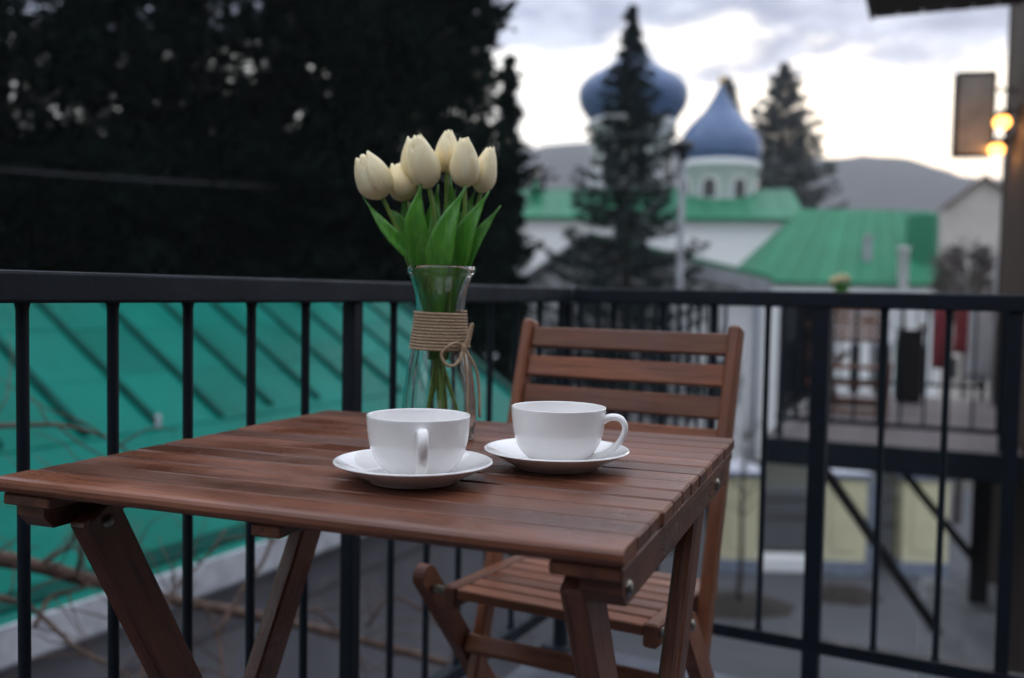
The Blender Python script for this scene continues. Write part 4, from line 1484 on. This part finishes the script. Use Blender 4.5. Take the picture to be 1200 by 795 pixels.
def soil(px, py, Y, rx, ry, seed):
    c = at(px, py, Y)
    rg = random.Random(seed)
    V, F = [(0, 0, 0.16)], []
    n = 20
    for ring, (f, z) in enumerate(((0.5, 0.13), (1.0, 0.0))):
        for k in range(n):
            a = 2 * math.pi * k / n
            j = rg.uniform(0.85, 1.15)
            V.append((rx * f * j * math.cos(a), ry * f * j * math.sin(a), z + 0.004 + (rg.uniform(0, .05) if z else 0)))
    for k in range(n):
        F.append((0, 1 + k, 1 + (k + 1) % n))
        F.append((1 + k, 1 + n + k, 1 + n + (k + 1) % n, 1 + (k + 1) % n))
    o = obj('soil_bed', mesh('soil_bed', V, F, M_soil, True), None, Matrix.Translation((c.x, c.y, GROUND)))
    o['kind'] = 'structure'


soil(868, 690, 15.7, 0.85, 0.7, 1)
soil(990, 690, 16.3, 0.6, 0.45, 2)

# ------------------------------------------------------------------ the building at the right edge: cladding, lamps, sign, eave
WE = at(1173, 300, 8.5)
wd_ = Vector((-(4.38 - 2.85), -(8.5 - 5.0), 0)).normalized()      # along the wall towards us
wn = Vector((wd_.y, -wd_.x, 0))                                     # outward (towards the yard, left)
if wn.x > 0:
    wn = -wn
wall = thing('clad_building', 'brown boarded building wall at the right edge, lit by warm lamps', 'building', (WE.x, WE.y, GROUND), math.atan2(wd_.y, wd_.x))
WMI = (Matrix.Translation(wall.location) @ Matrix.Rotation(math.atan2(wd_.y, wd_.x), 4, 'Z')).inverted()
yin = (WMI.to_3x3() @ wn).y            # which local y is outward
sg = 1 if yin > 0 else -1
WL = 3.9
box('wall', (WL, 0.3, 9.0), (WL / 2, -sg * 0.18, 4.5), M_clad, wall, c=0.01)
nbd = 16
for k in range(nbd):
    wv = WL / nbd
    box('cladding_board', (wv - 0.012, 0.03, 9.0), (wv * (k + 0.5), -sg * 0.0145, 4.5), M_clad, wall, c=0.003)
box('corner_board', (0.05, 0.36, 9.0), (-0.026, -sg * 0.165, 4.5), M_clad, wall, c=0.004)
tube('downpipe', [(-0.12, sg * 0.0, 0.1), (-0.12, sg * 0.0, 5.6)], 0.045, M_grey, wall, 10)

ez = at(1060, 6, 7.0).z
e_l = at(1016, 4, 6.6)
ea = thing('roof_eave', 'dark roof overhang just touching the top edge above the sign', 'eave', (e_l.x, e_l.y, ez + 0.02), math.atan2(wd_.y, wd_.x))
ex = (Matrix.Rotation(-math.atan2(wd_.y, wd_.x), 4, 'Z') @ (WE - e_l)).y
xw = abs(ex) - 0.02
for k in range(6):
    b0 = sg * -1 * xw * (k + 0.5) / 6
    box('soffit_board', (3.0, xw / 6 - 0.006, 0.03), (0.6, b0, 0.02), M_eave, ea, c=0.003)
box('roof_deck', (3.0, xw, 0.02), (0.6, sg * -1 * xw / 2, 0.047), M_eave, ea, c=0.003)
box('fascia_board', (3.0, 0.03, 0.20), (0.6, sg * 0.018, 0.09), M_eave, ea, c=0.003)


def wall_lamp(px, py, Y, label):
    p = at(px, py, Y)
    lp_ = WMI @ p
    lp_.y = 0.0
    root = WMI.inverted() @ Vector((lp_.x, 0.0, lp_.z))
    t = thing('wall_lamp', label, 'wall lamp', root, math.atan2(wd_.y, wd_.x), 'lit lamps on the boarded wall')
    box('back_plate', (0.09, 0.02, 0.16), (0, sg * 0.012, 0), M_iron, t, c=0.004)
    tube('arm', [(0, sg * 0.02, 0.03), (0, sg * 0.08, 0.05), (0, sg * 0.12, 0.03)], 0.010, M_iron, t, 8)
    lathe('lamp_shade', [(0.012, 0.055), (0.03, 0.045), (0.065, 0.0), (0.062, -0.002), (0.028, 0.040), (0.010, 0.050)], M_iron, t, 20, (0, sg * 0.125, 0.0))
    lathe('bulb', [(0.0001, 0.030), (0.018, 0.028), (0.050, 0.0), (0.062, -0.030), (0.050, -0.062), (0.0001, -0.085)], M_bulb, t, 20, (0, sg * 0.125, -0.01))
    ld = bpy.data.lights.new('lamp_light', 'POINT')
    ld.energy = 1.5
    ld.color = (1.0, 0.45, 0.14)
    ld.shadow_soft_size = 0.03
    lo_ = link(bpy.data.objects.new('lamp_light', ld), t)
    lo_.location = (0, sg * 0.125, -0.12)
    return t


wall_lamp(1197, 136, 7.1, 'glowing warm lamp higher up on the brown boarded wall')
wall_lamp(1187, 169, 7.6, 'glowing warm lamp beside the lower corner of the grey sign box')

p = at(1141, 135, 7.75)
sgn = thing('sign_box', 'plain grey brown sign box hanging out from the wall above the lamps', 'sign', (p.x, p.y, p.z), R(-14))
sc = 7.75 / FPX
box('panel', (38 * sc, 0.10, 92 * sc), (0, 0, 0), M_sign, sgn, c=0.006)
for x in (-38 * sc / 2 - 0.008, 38 * sc / 2 + 0.008):
    box('frame', (0.016, 0.12, 95 * sc), (x, 0, 0), M_iron, sgn, c=0.003)
for z in (-1, 1):
    box('frame', (38 * sc, 0.12, 0.016), (0, 0, z * (46 * sc + 0.0085)), M_iron, sgn, c=0.003)
    tube('bracket', [(38 * sc / 2 + 0.016, 0, z * 0.2), (38 * sc / 2 + 0.30, 0.10, z * 0.2)], 0.012, M_iron, sgn, 8)

# ------------------------------------------------------------------ second balcony
A2 = R(-24)
U2 = Vector((math.cos(A2), math.sin(A2), 0))
V2 = Vector((-math.sin(A2), math.cos(A2), 0))
K2 = Vector((1.685, 6.1, 0))
W2, L2 = 1.44, 3.3
bal2 = thing('far_balcony', 'neighbouring balcony of boards on steel beams with slanting struts', 'balcony', K2, A2)
nb2 = 11
for k in range(nb2):
    box('floor_board', (W2, L2 / nb2 - 0.008, 0.03), (W2 / 2, L2 * (k + 0.5) / nb2, -0.015), M_deck, bal2, c=0.003)
box('edge_beam', (W2 + 0.06, 0.05, 0.17), (W2 / 2 - 0.02, -0.027, -0.085), M_rail, bal2, c=0.004)
box('edge_beam', (0.05, L2, 0.17), (-0.027, L2 / 2, -0.085), M_rail, bal2, c=0.004)
box('edge_beam', (W2 + 0.06, 0.05, 0.17), (W2 / 2 - 0.02, L2 + 0.027, -0.085), M_rail, bal2, c=0.004)
for k in range(3):
    box('joist', (W2 - 0.02, 0.06, 0.12), (W2 / 2, L2 * (k + 1) / 4, -0.092), M_rail, bal2, c=0.004)
B2I = (Matrix.Translation(K2) @ Matrix.Rotation(A2, 4, 'Z')).inverted()


def b2(px, py, Y):
    return B2I @ at(px, py, Y)


bar('strut', b2(968, 553, 6.1), b2(1099, 742, 6.35), 0.06, 0.06, (0, 1, 0), M_eave, bal2, c=0.004)
bar('strut', b2(1058, 552, 7.2), b2(1143, 658, 7.0), 0.055, 0.055, (0, 1, 0), M_eave, bal2, c=0.004)

pc = at(1140, 715, 6.9)
pier = tag(box('concrete_pier', (0.62, 0.9, pc.z - GROUND), (pc.x + 0.10, pc.y + 0.35, (pc.z + GROUND) / 2), M_conc, None, c=0.02, rz=A2), 'rough pale concrete pier under the neighbouring balcony', 'pier')
pcl = at(1149, 715, 7.05)
colm = tag(box('steel_column', (0.13, 0.13, -0.178 - pc.z), (pcl.x, pcl.y + 0.05, (-0.178 + pc.z) / 2), M_eave, None, c=0.006, rz=A2), 'dark steel column standing on the concrete pier', 'column')


def rail2(label, p0, ang, L, n, posts):
    t = thing('far_railing', label, 'railing', p0, ang, 'railings of the neighbouring balcony')
    box('top_rail', (L, 0.042, 0.036), (L / 2, 0, 0.893), M_rail, t, c=0.003)
    box('bottom_rail', (L, 0.028, 0.030), (L / 2, 0, 0.12), M_rail, t, c=0.002)
    V, F = lathe_geo([(0.0085, 0.135), (0.0085, 0.875)], 8)
    me = mesh('baluster', V, F, M_rail, True)
    for k in range(n):
        obj('baluster', me, t, Matrix.Translation((L * (k + 0.5) / n, 0, 0)))
    for s in posts:
        box('post', (0.04, 0.04, 0.875), (s, 0, 0.4375), M_rail, t, c=0.002)
    return t


rail2('near railing of the neighbouring balcony, in front of its chair', K2 + V2 * 0.03 + U2 * 0.03, A2, W2 - 0.1, 10, (0.02, W2 - 0.14))
rail2('outer side railing of the neighbouring balcony, running away from the viewer', K2 + U2 * 0.028 + V2 * 0.075, A2 + math.pi / 2, L2 - 0.14, 23, (0.9, 1.8, L2 - 0.17))
rail2('far end railing of the neighbouring balcony, behind the red cloth', K2 + V2 * (L2 - 0.03) + U2 * 0.075, A2, W2 - 0.12, 10, (W2 - 0.16,))

# its furniture
t2 = copy_tree(table)
tp = at(992, 383, 7.55)
t2.location = (tp.x + 0.02, tp.y + 0.05, 0.001)
t2.rotation_euler = (0, 0, A2)
t2['label'] = 'distant blurred wooden table on the neighbouring balcony'
c2 = copy_tree(chair)
cp2 = at(1004, 430, 6.55)
c2.location = (cp2.x, cp2.y, 0.001)
c2.rotation_euler = (0, 0, A2 + R(6))
c2['label'] = 'distant brown folding chair behind the near railing of the neighbouring balcony'
c3 = copy_tree(chair)
cp3 = at(962, 430, 7.7)
c3.location = (cp3.x, cp3.y, 0.001)
c3.rotation_euler = (0, 0, A2 + R(80))
c3['label'] = 'distant brown folding chair half hidden behind the thick front railing post'
for o in (chair, c2, c3):
    o['group'] = 'wooden folding chairs'
for o in (table, t2):
    o['group'] = 'wooden slatted tables'
v2 = copy_tree(vase)
v2.location = (t2.location.x - 0.04, t2.location.y + 0.03, 0.7115)
v2['label'] = 'distant twine wrapped vase on the far table of the neighbouring balcony'
for o in (vase, v2):
    o['group'] = 'twine wrapped vases'
DT = ['leftmost', 'second from left', 'third from left', 'front middle', 'topmost', 'second from right', 'rightmost']
for k, tl in enumerate(tulips):
    q = copy_tree(tl)
    q.location = v2.location
    q['label'] = '%s blurred cream tulip in the vase on the neighbouring balcony' % DT[k]
    q['group'] = 'tulips on the neighbouring balcony'
for k, (dx, dy, lab) in enumerate(((0.10, -0.20, 'small blurred white cup on the far table, nearer the annex wall'), (0.20, 0.02, 'small blurred white cup on the far table, nearer the black bin'))):
    q = copy_tree(cup1)
    q.location = (t2.location.x + dx, t2.location.y + dy, 0.7115)
    q['label'] = lab
    q['group'] = 'cups on the neighbouring balcony'

bn = at(1064, 470, 8.3)
bin_ = thing('black_bin', 'tall black bin with green side panel on the neighbouring balcony', 'bin', (bn.x, bn.y, 0.0), A2)
box('body', (0.21, 0.21, 0.60), (0, 0, 0.31), M_bin, bin_, c=0.008)
box('side_panel', (0.012, 0.19, 0.50), (-0.112, 0, 0.30), M_bing, bin_, c=0.003)
box('lid', (0.23, 0.23, 0.03), (0, 0, 0.626), M_bin, bin_, c=0.006)
for k, (dx, lab) in enumerate(((-0.075, 'small white cup standing on the bin lid, annex side'), (0.085, 'small white cup standing on the bin lid, wall side'))):
    q = copy_tree(cup2)
    q.location = Vector((bn.x, bn.y, 0.6415)) + U2 * dx
    q.scale = (0.7, 0.7, 0.9)
    q['label'] = lab
    q['group'] = 'cups on the black bin'


def cloth(name, px0, px1, pt, pb, Y, m, label, flare=0.0):
    a, b = at(px0, pt, Y), at(px1, pt, Y)
    z1, z0 = a.z, at(px0, pb, Y).z
    L = (b - a).length
    n = 24
    top, bot = [], []
    for k in range(n + 1):
        s = k / n
        top.append((L * s, 0.012 * math.sin(s * 19), z1))
    V, F = [], []
    for j in range(9):
        v = j / 8
        for k in range(n + 1):
            s = k / n
            V.append((L * (s - 0.5) * (1 + flare * v), (0.010 + 0.022 * v) * math.sin(s * 19 + v), (z0 - z1) * v))
    for j in range(8):
        for k in range(n):
            q = j * (n + 1) + k
            F.append((q, q + 1, q + n + 2, q + n + 1))
    o = obj(name, mesh(name, V, F, m, True), None, Matrix.Translation(((a.x + b.x) / 2, (a.y + b.y) / 2, z1)) @ Matrix.Rotation(A2, 4, 'Z'))
    solid(o, 0.006)
    tag(o, label, 'cloth')
    return o


far_y = (K2 + V2 * L2 + U2 * 0.9).y
cloth('red_blanket', 1096, 1116, 362, 432, far_y - 0.18, M_red, 'narrow red blanket hung over the far railing, beside the black bin', 0.02)
cloth('red_blanket', 1122, 1139, 362, 414, far_y - 0.28, M_red, 'shorter red blanket hung over the far railing, towards the brown wall', 0.3)
cloth('white_sheet', 1138, 1160, 358, 446, far_y - 0.36, M_pale, 'white cloth hung over the far railing next to the red blankets', 0.1)

# ------------------------------------------------------------------ evening haze
hz = bpy.data.materials.new('evening_haze')
hz.use_nodes = True
ht = hz.node_tree
ht.nodes.clear()
pv_ = nd(ht, 'ShaderNodeVolumePrincipled', i_Density=0.0006, i_Anisotropy=0.2)
pv_.inputs['Color'].default_value = (0.90, 0.93, 1.0, 1)
ho = nd(ht, 'ShaderNodeOutputMaterial')
ht.links.new(pv_.outputs[0], ho.inputs['Volume'])
haze = box('haze', (5200, 6200, 236), (0, 500, 111), hz, None, c=0)
haze['kind'] = 'stuff'

bpy.context.view_layer.update()
